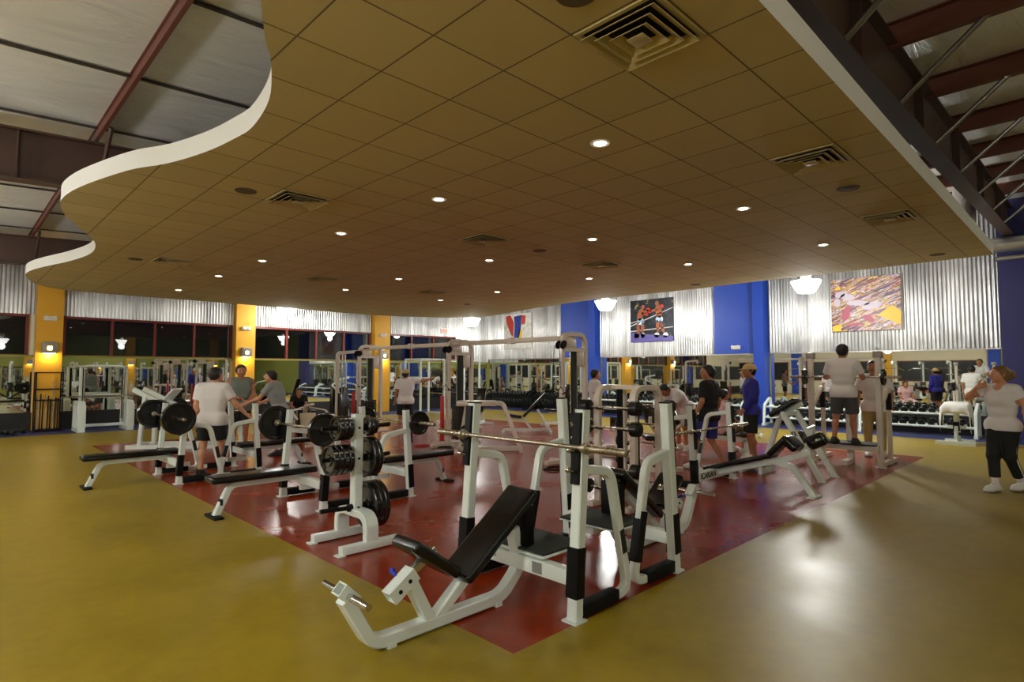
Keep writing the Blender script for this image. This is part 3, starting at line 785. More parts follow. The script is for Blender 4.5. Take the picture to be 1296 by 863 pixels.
def barbell(label, loc, L, sleeve, group=None, rz=PI/2):
    """bar along local x"""
    t = thing('barbell', label, 'barbell', loc, rz, group)
    h = L/2
    mb = MB(); mb.lathe((-(h-sleeve), 0, 0), (1, 0, 0), [(0, .0145), (L-2*sleeve, .0145)], 14); mb.build('shaft', M['steelbar'], t)
    for s in (-1, 1):
        mb = MB(); mb.lathe((s*(h-sleeve), 0, 0), (s, 0, 0), [(-.035, .018), (-.03, .026), (-.002, .026), (0, .038), (.022, .038), (.026, .026), (.08, .026), (.085, .024), (sleeve-.004, .024), (sleeve, .018)], 18)
        mb.build('sleeve', M['steelbar'], t)
    return t
barbell('bare steel barbell resting on the nearest incline bench', (2.94, 2.93, 1.135), 1.84, .32)

PLM = {}
def plate(loc, axis_rz, R, th, label, group):
    key = (round(R, 3), round(th, 3))
    if key not in PLM:
        mb = MB(); h = th/2
        prof = [(-h*.9, .026), (-h*.9, .05), (-h*.35, .056), (-h*.35, R*.76), (-h*.95, R*.82), (-h, R*.85), (-h, R-.008), (-h+.007, R), (h-.007, R), (h, R-.008), (h, R*.85), (h*.95, R*.82), (h*.35, R*.76), (h*.35, .056), (h*.9, .05), (h*.9, .026)]
        mb.lathe((0, 0, 0), (1, 0, 0), prof, 36)
        o = mb.build('weight_plate', M['iron']); PLM[key] = o
    else:
        o = PLM[key].copy(); COL.objects.link(o)
    o.location = loc; o.rotation_euler = (random.random()*6, 0, axis_rz); o.rotation_mode = 'XYZ'
    tag(o, label, 'weight plate', group); return o

# --- flat bench press
def flat_bench(label, loc, rz, mat=None):
    mat = mat or W_
    t = thing('flat_bench_press', label, 'weight bench', loc, rz)
    uprights(t, .56, 1.13, .08, mat, band=(.12, .42), hook_z=(.93,), bracez=.86, foot=.48, guard=(.7, .92), w=.075)
    mb = MB(); mb.bar((.0, -.53, .3), (.0, .53, .3), .075, .1, (1, 0, 0), .006).bar((-.3, 0, .2), (.02, 0, .2), .06, .06); cb = mb.build('cross_beam', mat, t)
    mb = MB(); mb.sweep(fil([(-.02, 0, .345), (.84, 0, .345), (1.0, 0, .0)], .13, 8), .08, .07); mb.build('bench_rail', mat, t)
    mb = MB(); mb.box((.955, -.17, 0), (1.06, .17, .03), .008, 2); mb.build('foot_bar', M['rubber'], t)
    mb = MB(); mb.bar((-.14, 0, .42), (1.08, 0, .42), .29, .075, bev=.026, seg=4); mb.build('bench_pad', K_, t)
    mb = MB(); mb.box((.93, -.042, .13), (.96, .042, .2)); mb.build('sticker', M['ink'], t)
    return t
flat_bench('white flat bench press at far left with a loaded barbell, its pad pointing left', (2.5, 10.0, 0), PI)
flat_bench('white flat bench press touched by the man in the white tee', (3.65, 10.02, 0), 0)
flat_bench('white flat bench press with a loaded barbell, left of the plate tree', (3.23, 7.0, 0), PI)
flat_bench('white flat bench press behind the plate tree, its pad pointing right', (4.43, 6.97, 0), 0)

def loaded(label, x, yc, z, plates, L=2.0, sl=.38):
    barbell(label, (x, yc, z), L, sl)
    for s, lst, lab in plates:
        off = 0
        for R, th in lst:
            plate((x, yc + s*(L/2-sl+.028+off+th/2), z), PI/2, R, th, lab, 'plates loaded on the barbells'); off += th+.004
loaded('steel barbell loaded on the far left flat bench', 2.44, 10.0, .955,
       [(-1, [(.225, .05), (.225, .05)], 'big black plate loaded on the near end of the far left barbell'), (1, [(.225, .05), (.225, .05)], 'big black plate loaded on the far end of the far left barbell')])
loaded('steel barbell loaded on the flat bench left of the plate tree', 3.17, 7.0, .955,
       [(-1, [(.19, .045)], 'black plate on the near end of the barbell beside the plate tree'), (1, [(.225, .05)], 'big black plate on the far barbell end, before the grey-shirted man')])
loaded('steel barbell loaded on the flat bench behind the plate tree', 4.49, 6.97, .955,
       [(-1, [(.155, .04)], 'small black plate on the near end of the barbell behind the tree'), (1, [(.155, .04)], 'small black plate on the far end of the barbell behind the tree')])

# --- plate tree
def plate_tree():
    x, y = 2.86, 5.03
    t = thing('plate_tree', 'white plate tree holding black weight plates, standing before the flat benches', 'weight plate rack', (x, y, 0))
    mb = MB(); mb.sweep([(0, 0, .28), (0, 0, 1.22)], .09, .09, (0, 1, 0)); po = mb.build('post', W_, t)
    mb = MB(); 
    for z in (1.09, .8, .34): mb.cyl((-.048, 0, z-.07), (.048, 0, z-.07), .013, 10); mb.cyl((0, -.048, z), (0, .048, z), .013, 10)
    mb.build('bolt', M['guard'], po)
    mb = MB(); mb.sweep(fil([(0, -.27, .03), (0, -.27, .3), (0, .27, .3), (0, .27, .03)], .14, 9), .13, .07, (1, 0, 0)); mb.build('arch_base', W_, t)
    for s in (-1, 1):
        mb = MB(); mb.bar((-.3, s*.27, .045), (.3, s*.27, .045), .08, .07, bev=.006)
        mb.box((-.34, s*.27-.045, 0), (-.27, s*.27+.045, .012)).box((.27, s*.27-.045, 0), (.34, s*.27+.045, .012)); mb.build('foot', W_, t)
        for z in (1.09, .8, .34):
            mb = MB(); mb.cyl((s*.045, 0, z), (s*.36, 0, z+.012), .021, 14).cyl((s*.045, 0, z), (s*.085, 0, z), .036, 16); mb.build('peg', M['guard'], t)
    def stack(s, z, lst, lab):
        off = .09
        for R, th in lst:
            plate((x+s*(off+th/2), y, z+.004-.0), 0, R, th, lab, 'plates hung on the tree'); off += th+.003
    stack(-1, 1.09, [(.115, .045), (.115, .045), (.115, .045)], 'small black plate on the upper left peg of the plate tree')
    stack(-1, .8, [(.14, .05), (.14, .05), (.14, .05), (.14, .05)], 'medium black plate in the stack on the middle left tree peg')
    stack(1, 1.09, [(.09, .035), (.09, .035), (.075, .03)], 'tiny black plate on the upper right peg of the plate tree')
    stack(1, .8, [(.19, .045), (.19, .045)], 'large black plate on the middle right peg of the plate tree')
    stack(1, .34, [(.225, .05), (.225, .05), (.225, .05)], 'largest black plate on the lowest right peg of the plate tree')
plate_tree()

# --- decline bench
def decline_bench():
    t = thing('decline_bench_press', 'white decline bench with long black pad, leg rollers and a bare barbell', 'weight bench', (8.1, 4.02, 0), -PI/2)
    uprights(t, .595, 1.16, .05, W_, band=(.08, .4), hook_z=(.78, .66), guard=(.55, 1.1), bracez=1.0, foot=.5)
    mb = MB(); mb.bar((.03, -.56, .17), (.03, .56, .17), .08, .13, (1, 0, 0), .006); cb = mb.build('cross_beam', W_, t)
    lettering('ICARIAN', .115, M['ink'], cb, (.072, -.33, .17), (PI/2, 0, PI/2), bold=.003)
    mb = MB(); mb.ball((.074, -.0, .19), .03, 10, .1, 1.6, .6); mb.build('logo', M['ink'], cb)
    mb = MB(); mb.sweep([(.0, 0, .16), (.95, 0, .44), (1.33, 0, .58)], .08, .075)
    mb.sweep(fil([(.86, 0, .41), (1.1, 0, .36), (1.36, 0, 0)], .1, 8), .085, .075); mb.box((1.3, -.13, 0), (1.4, .13, .02)); mb.build('frame_rail', W_, t)
    mb = MB(); mb.bar((-.12, 0, .21), (.86, 0, .50), .28, .07, bev=.024, seg=4); mb.build('back_pad', K_, t)
    mb = MB(); mb.bar((.82, 0, .50), (1.06, 0, .76), .28, .08, bev=.026, seg=4); mb.build('thigh_pad', K_, t)
    mb = MB(); mb.bar((1.03, -.02, .75), (1.19, -.02, .60), .32, .11, bev=.04, seg=5); mb.build('knee_pad', K_, t)
    mb = MB(); mb.cyl((1.43, -.11, .755), (1.43, .33, .755), .014, 12); mb.sweep([(1.27, .1, .56), (1.3, .1, .88)], .05, .05).bar((1.3, -.02, .88), (1.3, .22, .9), .03, .03, (1, 0, 0)).bar((1.27, .0, .57), (1.27, .13, .57), .05, .05, (1, 0, 0)).bar((1.29, .1, .74), (1.42, .1, .75), .04, .04); mb.build('roller_bracket', W_, t)
    for s in (-1, 1):
        mb = MB(); mb.lathe((1.43, .11+s*.006, .755), (0, s, 0), [(0, .07), (.012, .088), (.17, .088), (.185, .07)], 24); mb.build('ankle_roller', K_, t)
decline_bench()
barbell('bare steel barbell on the decline bench, its chrome sleeve pointing right', (7.93, 3.94, .815), 2.26, .48, rz=0)

# --- upright pad bench (A frame)
def aframe():
    t = thing('utility_bench', 'white A-frame bench with a tilted black pad, behind the leg rollers', 'weight bench', (9.6, 3.5, 0), -PI/2)
    for s in (-1, 1):
        mb = MB(); mb.sweep([(.0, s*.27, .99), (.55, s*.3, 0)], .085, .075); mb.box((.5, s*.3-.05, 0), (.6, s*.3+.05, .014)); lg = mb.build('rear_leg', W_, t)
        if s == -1: lettering('ICARIAN', .11, M['ink'], lg, (.21, -.28, .685), Matrix(((0, -.486, .874), (1, 0, 0), (0, .874, .486))).to_euler(), bold=.003)
    mb = MB(); mb.sweep(fil([(.06, 0, 1.06), (-.16, 0, .86), (-.42, 0, .1)], .15, 8), .08, .07); mb.build('front_leg', W_, t)
    mb = MB(); mb.bar((-.24, -.08, .93), (.16, -.08, 1.19), .28, .085, bev=.026, seg=4); mb.build('pad', K_, t)
    mb = MB(); mb.bar((-.14, -.02, .92), (.2, -.02, 1.13), .07, .06).bar((0, -.27, .97), (0, .27, .97), .07, .07, (1, 0, 0)); mb.build('pad_rail', W_, t)
    mb = MB(); mb.bar((.28, -.2, .5), (.28, .2, .5), .05, .05, (1, 0, 0)); mb.build('cross_bar', W_, t)
    mb = MB(); mb.box((-.75, -.3, .12), (-.3, .3, .15), .008, 2); mb.build('foot_platform', M['mat_rubber'], t)
    mb = MB(); mb.box((-.72, -.27, 0), (-.66, .27, .12)).box((-.4, -.27, 0), (-.34, .27, .12)).box((-.72, -.03, .06), (-.3, .03, .12)); mb.build('platform_frame', W_, t)
aframe()

# --- fixed barbell rack
def bar_rack():
    t = thing('barbell_rack', 'cream double-sided rack of short fixed barbells behind the nearest benches', 'barbell rack', (6.05, 4.13, 0))
    for s in (-1, 1):
        y = s*.26
        mb = MB(); mb.sweep(fil([(-.25, y, .04), (-.25, y, 1.43), (.3, y, 1.43), (.3, y, .04)], .17, 9), .085, .07)
        mb.bar((-.42, y, .035), (.48, y, .035), .09, .06, bev=.006); mb.build('end_frame', M['cream'], t)
    mb = MB(); mb.bar((.02, -.23, 1.435), (.02, .23, 1.435), .09, .05, (1, 0, 0)); mb.build('top_beam', M['cream'], t)
    mb = MB()
    for s in (-1, 1): mb.sweep([(.02, s*.12, .06), (.02, s*.12, 1.42)], .06, .06)
    mb.build('hook_strip', M['guard'], t)
    zs = (1.2, .96, .72, .48, .24)
    m0 = {}
    def fixed(x, z, R, lab):
        o = m0.get(R)
        if o is None:
            r = thing('fixed_barbell', '', 'barbell', (0, 0, 0))
            mb = MB(); mb.cyl((0, -.42, 0), (0, .42, 0), .014, 12); mb.build('bar', M['steelbar'], r)
            for s in (-1, 1):
                mb = MB(); mb.lathe((0, s*.30, 0), (0, s, 0), [(0, R*.8), (.008, R), (.10, R), (.108, R*.9), (.108, R*.62), (.118, R*.55), (.12, .02)], 24); mb.build('weight_head', M['dumbbell'], r)
            m0[R] = (r, kid_tree(r)); o = r
        else: o = dup(o[0], (0, 0, 0), tree=o[1])
        o.location = (x, 4.13, z); o['label'] = lab; o['group'] = 'fixed barbells on the cream rack'
    nm = ('top', 'second', 'third', 'fourth', 'lowest')
    for i, z in enumerate(zs):
        if i != 2: fixed(5.70-.0, z, .085, f'short fixed barbell on the {nm[i]} hooks, near side of the cream rack')
        fixed(6.44, z, .075, f'short fixed barbell on the {nm[i]} hooks, far side of the cream rack')
    for z in zs:
        for s in (-1, 1):
            for x0, x1 in ((-.25, -.37), (.3, .41)):
                mb = MB(); mb.bar((x0, s*.2, z-.03), (x1, s*.2, z-.015), .04, .02); mb.build('hook', M['guard'], t)
bar_rack()

# --- cable crossover: three towers in a line, joined by two beams
def crossover():
    t = thing('cable_crossover', 'long cream cable crossover with three towers and overhead beams', 'cable machine', (8.3, 0, 0))
    tops = (6.85, 10.15, 14.0)
    for y in tops:
        mb = MB()
        mb.sweep(fil([(-.3, y, .05), (-.3, y, 2.32), (.36, y, 2.32), (.36, y, .05)], .2, 9), .09, .08)
        mb.bar((-.75, y, .035), (.62, y, .035), .1, .07, bev=.006).bar((-.3, y-.28, .03), (-.3, y+.28, .03), .07, .06, (1, 0, 0))
        mb.box((-.28, y-.05, 2.0), (.3, y+.05, 2.07))
        fr = mb.build('tower_frame', M['cream'], t)
        lettering('ICARIAN', .1, M['greyink'], fr, (-.342, y, 1.62), Euler((PI/2, -PI/2, -PI/2)))
        mb = MB()
        for dx in (-.06, .12): mb.cyl((dx, y, .1), (dx, y, 2.05), .014, 10)
        mb.build('guide_rod', M['chrome'], t)
        mb = MB(); n = 14
        for k in range(n): mb.box((-.1, y-.13, .12+.054*k), (.16, y+.13, .12+.054*k+.048), .004, 1)
        mb.build('weight_stack', M['iron'], t)
        mb = MB(); mb.box((-.03, y-.02, .86), (.09, y+.02, 2.0)); mb.build('pulley_strut', M['mat_rubber'], t)
        mb = MB(); mb.box((-.24, y-.055, 2.06), (.06, y+.055, 2.24), .03, 3).box((.12, y-.05, 1.72), (.3, y+.05, 2.02), .03, 3); mb.build('pulley_housing', M['cream'], t)
        mb = MB(); mb.tube(fil([(-.34, y-.05, 1.22), (-.42, y-.16, 1.26), (-.46, y-.3, 1.22)], .03, 3), .014, 8); mb.build('lever', M['guard'], t)
        for s in (-1, 1):
            mb = MB(); mb.lathe((-.36, y+s*.06-.015, 2.12), (0, 1, 0), [(0, .075), (.008, .08), (.015, .068), (.022, .08), (.03, .075)], 20); pu = mb.build('pulley', M['guard'], t)
            mb = MB(); mb.tube([(-.44, y+s*.06, 2.1), (-.45, y+s*.1, 1.35)], .005, 6); mb.build('cable', M['guard'], t)
            mb = MB(); mb.tube([(-.45, y+s*.1, 1.36), (-.50, y+s*.05, 1.24), (-.42, y+s*.16, 1.24), (-.45, y+s*.1, 1.36)], .008, 6); mb.build('handle', M['guard'], t)
    for a, b in zip(tops, tops[1:]):
        mb = MB(); mb.bar((.03, a, 2.26), (.03, b, 2.26), .1, .09, (1, 0, 0), .006); mb.box((-.03, (a+b)/2-.06, 2.2), (.09, (a+b)/2+.06, 2.33)); mb.build('overhead_beam', M['cream'], t)
    for y in (10.15, 14.0):
        mb = MB(); mb.box((-.5, y-.035, .12), (-.43, y+.035, 1.1), .01, 2); mb.build('cable_shroud', M['redpaint'], t)
crossover()

# --- half rack with the man on its platform
def half_rack():
    t = thing('squat_rack', 'cream squat rack with raised step, the lifter standing inside', 'squat rack', (11.4, 3.22, 0))
    for s in (-1, 1):
        y = s*.54
        mb = MB(); mb.sweep([(0, y, 0), (0, y, 1.9)], .085, .09); mb.box((-.07, y-.08, 0), (.07, y+.08, .014)); up = mb.build('upright', M['cream'], t)
        mb = MB(); mb.box((-.05, y-.07, 1.86), (.07, y+.07, 1.98), .02, 2); mb.build('bar_catch', M['grey'], up)
        mb = MB(); mb.sweep(fil([(.62, y, 0), (.62, y, 1.3), (.55, y, 1.33), (.05, y, 1.0)], .02, 3), .07, .06); mb.build('rear_strut', M['cream'], t)
        mb = MB(); mb.bar((0, y, .05), (.95, y, .05), .08, .07); mb.build('base_rail', M['cream'], t)
        mb = MB(); mb.box((.585, y-.04, .95), (.655, y+.04, 1.25)); mb.build('strut_guard', M['guard'], t)
    mb = MB(); mb.bar((-.08, -.54, .32), (-.08, .62, .32), .08, .1, (1, 0, 0), .006); mb.sweep([(-.08, .55, .3), (-.08, .6, 0)], .09, .09, (1, 0, 0)); mb.build('step_beam', M['cream'], t)
    mb = MB(); mb.box((-.2, -.5, .37), (.28, .42, .395), .006, 2); mb.build('step_pad', M['mat_rubber'], t)
    mb = MB(); mb.sweep([(.3, 0, 0), (.3, 0, .95)], .1, .1); mb.box((.24, -.05, .45), (.3, .05, .95)); mb.box((-.12, -.05, 0), (.3, .05, .08)); mb.build('center_post', M['cream'], t)
    mb = MB(); mb.cyl((-.1, .5, .36), (-.1, .8, .36), .022, 12); mb.build('plate_horn', M['chrome'], t)
half_rack()
barbell('steel barbell held chest-high across the squat rack', (11.28, 3.2, 1.535), 1.75, .3, rz=PI/2)
for s, w in ((-1, 'right'), (1, 'left')):
    plate((11.28, 3.2+s*.62, 1.535), PI/2, .14, .04, f'small black plate on the {w} end of the squat rack barbell', 'plates in the squat rack')
plate((11.3, 3.86, .36), PI/2, .2, .045, 'black plate hung low on the step of the squat rack', 'plates stored on the squat rack')
plate((11.3, 3.91, .36), PI/2, .2, .045, 'black plate hung low on the step of the squat rack', 'plates stored on the squat rack')

# --- smith machine by the left wall
def smith():
    t = thing('smith_machine', 'white smith machine against the window wall right of the leftmost column', 'smith machine', (3.28, 19.75, 0))
    for s in (-1, 1):
        x = s*.56
        mb = MB(); mb.sweep(fil([(x, -.45, .05), (x, -.42, .78), (x, .38, .78), (x, .45, .05)], .05, 4), .16, .1, (1, 0, 0)); mb.box((x-.08, -.5, 0), (x+.08, .5, .09)); mb.bar((x, -.44, .1), (x, -.42, .75), .19, .12, (1, 0, 0), .02)
        sh = mb.build('side_frame', W_, t)
        mb = MB(); mb.sweep([(x-s*.03, .1, .7), (x-s*.03, .1, 1.78)], .07, .07); mb.build('upright', W_, t)
        mb = MB(); mb.cyl((x-s*.1, .0, .2), (x-s*.1, .0, 1.75), .02, 12)
        mb.build('guide_rod', M['chrome'], t)
        mb = MB(); mb.box((x-s*.1-.03, .03, .3), (x-s*.1+.03, .06, 1.75)); 
        mb.build('latch_strip', M['guard'], t)
    mb = MB(); mb.sweep(fil([(-.56, .1, 1.76), (-.35, .1, 1.8), (.35, .1, 1.8), (.56, .1, 1.76)], .1, 4), .07, .06); mb.bar((-.56, .4, .12), (.56, .4, .12), .07, .08, bev=.004); mb.build('cross_beam', W_, t)
    mb = MB(); mb.cyl((-.95, -.02, .95), (.95, -.02, .95), .016, 12); mb.cyl((-.5, -.02, .95), (.5, -.02, .95), .026, 12); mb.build('guided_bar', M['chrome'], t)
    mb = MB(); mb.bar((-.45, .3, .95), (.45, .3, .95), .06, .12, bev=.01); mb.build('label_panel', W_, t)
smith()

# --- angled leg press
LPR = -PI*.22
def leg_press():
    t = thing('leg_press', 'white angled leg press with long rails, behind the far left bench', 'leg press', (3.8, 14.1, 0), LPR)
    for s in (-1, 1):
        mb = MB(); mb.sweep([(-.95, s*.2, 1.25), (.5, s*.2, .5)], .08, .1); mb.sweep([(-.75, s*.3, 0), (-.7, s*.22, 1.1)], .08, .08, (0, 1, 0)); mb.build('rail', W_, t)
        mb = MB(); mb.bar((-1.0, s*.32, .04), (1.3, s*.32, .04), .08, .08); mb.build('base_rail', W_, t)
        for k in range(3): plate(Vector((3.8, 14.1, 0)) + Matrix.Rotation(LPR, 3, 'Z') @ Vector((-.3, s*(.42+.055*k), .82)), LPR+PI/2, .225, .05, f'big black plate loaded on the {"near" if s > 0 else "far"} side of the leg press', 'plates on the leg press')
    mb = MB(); mb.bar((.35, 0, .35), (1.15, 0, .45), .45, .09, bev=.03).bar((1.0, 0, .4), (1.5, 0, 1.05), .45, .1, bev=.03); mb.build('seat', K_, t)
    mb = MB(); mb.bar((-.36, 0, 1.0), (-.14, 0, 1.26), .42, .04, bev=.01).bar((-.3, -.6, .82), (-.3, .6, .82), .05, .05, (1, 0, 0)).bar((-.5, 0, .98), (-.05, 0, .75), .5, .06); mb.build('foot_sled', W_, t)
    mb = MB(); mb.bar((1.26, -.32, .04), (1.26, .32, .04), .08, .08, (1, 0, 0)).sweep([(1.25, 0, .05), (1.2, 0, .6)], .1, .1); mb.build('cross_rail', W_, t)
    mb = MB(); mb.bar((-.9, -.32, .04), (-.9, .32, .04), .08, .08, (1, 0, 0)); mb.build('cross_rail', W_, t)
leg_press()

# --- preacher curl bench
def preacher(label, loc, rz, mat, towel=None):
    t = thing('preacher_curl_bench', label, 'weight bench', loc, rz)
    mb = MB(); mb.sweep(fil([(-.5, 0, .04), (.42, 0, .04), (.36, 0, .9), (.12, 0, .98)], [.12, .12], 7), .08, .07); mb.bar((-.5, -.28, .035), (-.5, .28, .035), .08, .07, (1, 0, 0)).bar((.4, -.3, .035), (.4, .3, .035), .08, .07, (1, 0, 0)); mb.build('frame', mat, t)
    mb = MB(); mb.sweep([(-.25, 0, .05), (-.25, 0, .45)], .07, .07); mb.build('seat_post', mat, t)
    mb = MB(); mb.box((-.43, -.19, .44), (-.07, .19, .52), .03, 4); mb.build('seat', K_, t)
    mb = MB(); mb.bar((.02, 0, .98), (.34, 0, .78), .56, .09, bev=.03, seg=4); mb.build('arm_pad', K_, t)
    for s in (-1, 1):
        mb = MB(); mb.sweep(fil([(.36, s*.1, .6), (.55, s*.26, .78), (.58, s*.26, .9)], .03, 3), .05, .05); mb.build('bar_cradle', mat, t)
    return t
preacher('cream preacher curl bench with black arm pad, left of the man in black', (8.75, 5.35, 0), PI*1.25, M['cream'])

# --- plate-loaded row machine beside the cable crossover
def row_machine():
    t = thing('row_machine', 'cream plate-loaded row machine with bent legs beside the cable tower', 'rowing machine', (8.05, 8.95, 0), -.75)
    for s in (-1, 1):
        mb = MB(); mb.sweep(fil([(-.55, s*.2, .98), (.35, s*.2, .98), (.72, s*.26, 0)], .14, 7), .08, .08); mb.build('bent_leg', M['cream'], t)
    mb = MB(); mb.box((-.6, -.26, .93), (.2, .26, 1.03), .02, 2); mb.build('top_plate', M['cream'], t)
    mb = MB(); mb.bar((-.6, 0, .05), (.75, 0, .05), .09, .08).bar((-.6, -.35, .04), (-.6, .35, .04), .08, .08, (1, 0, 0)).sweep([(-.55, 0, .05), (-.4, 0, .95)], .08, .08); mb.build('base', M['cream'], t)
    mb = MB(); mb.bar((-.35, -.4, .38), (-.35, .4, .38), .04, .04, (1, 0, 0)); mb.build('plate_arm', M['chrome'], t)
    for s in (-1, 1):
        for k in range(2):
            p = Matrix.Rotation(-.75, 3, 'Z') @ Vector((-.35, s*(.3+.05*k), .38))
            plate((8.05+p.x, 8.95+p.y, p.z), -.75+PI/2, .2, .045, f'black plate on the {"far" if s > 0 else "near"} arm of the row machine', 'plates on the row machine')
row_machine()

# --- adjustable benches
def adj_bench(label, loc, rz, ang=.7, mat=None, tall=0):
    mat = mat or W_
    t = thing('adjustable_bench', label, 'weight bench', loc, rz)
    mb = MB(); mb.bar((-.6, 0, .1), (.65, 0, .1), .07, .07).bar((-.6, -.3, .04), (-.6, .3, .04), .07, .07, (1, 0, 0)).bar((.65, -.22, .04), (.65, .22, .04), .07, .07, (1, 0, 0)); mb.sweep(fil([(-.1, 0, .1), (.1, 0, .38), (.5, 0, .4)], .08, 5), .06, .06); mb.sweep([(-.55, 0, .1), (-.25, 0, .42+.3*math.sin(ang))], .06, .06); mb.build('frame', mat, t)
    for x in (-.6, .65):
        for s in (-1, 1):
            pass
    mb = MB(); mb.bar((.16, 0, .44), (.6, 0, .5), .28, .07, bev=.024, seg=3); mb.build('seat', K_, t)
    mb = MB(); mb.bar((.12, 0, .45), (.12-.85*math.cos(ang), 0, .45+.85*math.sin(ang)), .28, .07, bev=.024, seg=3); mb.build('back_pad', K_, t)
    return t
adj_bench('white adjustable bench with black tilted back, before the dumbbells in the middle', (11.1, 10.7, 0), PI*.75, .8)
adj_bench('white adjustable bench tilted low behind the man in black', (9.75, 6.9, 0), PI*.2, .35, M['cream'])
adj_bench('white adjustable bench nearly upright at the middle dumbbell rack', (13.6, 11.6, 0), PI*.9, 1.2)
adj_bench('white adjustable bench beyond the cable tower, behind the red shroud', (11.6, 13.2, 0), PI*1.2, .9)
adj_bench('white adjustable bench under the blue-shirted man, by the wall', (14.4, 6.6, 0), PI*.6, .6)

# --- padded stand with a towel by the right dumbbell rack
def stand():
    t = thing('preacher_stand', 'white preacher stand under a towel before the right dumbbell rack', 'weight bench', (16.45, 2.35, 0), PI)
    mb = MB(); mb.bar((-.35, 0, .05), (.35, 0, .05), .1, .08).bar((.32, -.36, .04), (.32, .36, .04), .09, .08, (1, 0, 0)).bar((-.32, -.28, .04), (-.32, .28, .04), .09, .08, (1, 0, 0)); mb.build('base', W_, t)
    mb = MB(); mb.sweep([(-.1, 0, .06), (.02, 0, .42), (.08, 0, .8)], .1, .1); mb.build('post', W_, t)
    mb = MB(); mb.bar((.05, -.17, .38), (.05, .17, .38), .07, .07, (1, 0, 0)); mb.sweep([(.2, 0, .06), (.1, 0, .4)], .07, .07); mb.build('brace', W_, t)
    mb = MB(); mb.box((-.03, -.09, .2), (.09, .09, .26), .01).box((.07, -.06, .3), (.12, .06, .5), .01); mb.build('adjuster', M['guard'], t)
    mb = MB(); mb.bar((-.1, 0, .86), (.24, 0, .8), .46, .09, bev=.035, seg=4); mb.build('arm_pad', K_, t)
stand()
def towel():
    mb = MB(); bm = mb.bm; nx, ny = 16, 24; g = []
    for i in range(nx+1):
        row = []
        for j in range(ny+1):
            u = i/nx*2-1; v = j/ny*2-1
            x, y = u*.30, v*.40
            dx, dy = max(0, abs(x)-.18), max(0, abs(y)-.235)
            z = .925 - .18*x - dx*1.5 - dy*1.6 - 6*(dx*dy) - .06*y*y*4
            x = math.copysign(min(abs(x), .205+.12*dx), x); y = math.copysign(min(abs(y), .255+.15*dy), y)
            row.append(bm.verts.new((x+.07 + .01*math.sin(v*9)*(dx > 0), y + .012*math.sin(u*8)*(dy > 0), z + .004*math.sin(v*11+u*5))))
        g.append(row)
    for i in range(nx):
        for j in range(ny): bm.faces.new((g[i][j], g[i+1][j], g[i+1][j+1], g[i][j+1]))
    o = mb.build('towel', M['towel'], angle=80)
    md = o.modifiers.new('thick', 'SOLIDIFY'); md.thickness = .01
    o.location = (16.45, 2.35, 0); o.rotation_euler = (0, 0, PI)
    tag(o, 'white towel draped over the preacher stand by the right dumbbell rack', 'towel')
towel()

# --- dumbbell racks along the right wall
def dumbbell_mesh(R, L):
    mb = MB(); h = L/2
    mb.lathe((-h, 0, 0), (1, 0, 0), [(0, R*.55), (.004, R*.85), (.02, R), (.075, R), (.09, R*.8), (.092, .02), (L-.092, .02), (L-.09, R*.8), (L-.075, R), (L-.02, R), (L-.004, R*.85), (L, R*.55)], 14)
    o = mb.build('dumbbell', M['dumbbell']); return o
DB = [dumbbell_mesh(r, l) for r, l in ((.062, .27), (.072, .31), (.082, .35))]
DBused = [False]*3
def dumb_rack(y0, y1, where, mat, sizes):
    t = thing('dumbbell_rack', f'long two-tier dumbbell rack {where}', 'dumbbell rack', (18.25, (y0+y1)/2, 0))
    w = (y1-y0)/2
    for s in (-1, 1):
        mb = MB(); mb.sweep(fil([(-.28, s*(w-.05), .03), (-.22, s*(w-.05), .62), (.25, s*(w-.05), .86), (.3, s*(w-.05), .03)], .1, 5), .07, .07); mb.bar((-.36, s*(w-.05), .035), (.36, s*(w-.05), .035), .08, .07); mb.build('end_frame', mat, t)
    for z, x, lab in ((.58, .06, 'upper'), (.27, -.1, 'lower')):
        mb = MB(); mb.bar((x-.15, 0, z-.045), (x+.15, 0, z+.035), 2*w-.1, .014).bar((x-.16, 0, z-.03), (x-.155, 0, z+.01), 2*w-.1, .05); mb.build('shelf', mat, t)
        n = int((2*w-.2)/.2)
        for k in range(n):
            y = (y0+y1)/2 - w + .16 + .2*k
            f = k/max(1, n-1); q = sizes[0] if f < .5 else sizes[1]
            o = DB[q] if not DBused[q] else DB[q].copy()
            if DBused[q]: COL.objects.link(o)
            DBused[q] = True
            R = (.062, .072, .082)[q]
            o.location = (18.25+x, y, z+R+.012); o.rotation_euler = (random.random()*3, -.26, 0)
            o.rotation_mode = 'XYZ'
            tag(o, f'black dumbbell on the {lab} shelf of the rack {where}', 'dumbbell', f'dumbbells on the {lab} shelf of the rack {where}')
RACKS = [(2.15, 4.75, 'right of the squat rack', (1, 2)), (4.85, 7.35, 'behind the squat rack', (1, 1)), (7.95, 11.0, 'behind the man in black', (0, 1)),
         (11.1, 14.1, 'behind the man bending over', (1, 2)), (14.6, 17.4, 'below the pale painting', (1, 1), 'guard'), (17.5, 20.3, 'in the far corner', (0, 0), 'guard')]
for a, b, w, sz, *mm in RACKS: dumb_rack(a, b, w, M[mm[0]] if mm else W_, sz)

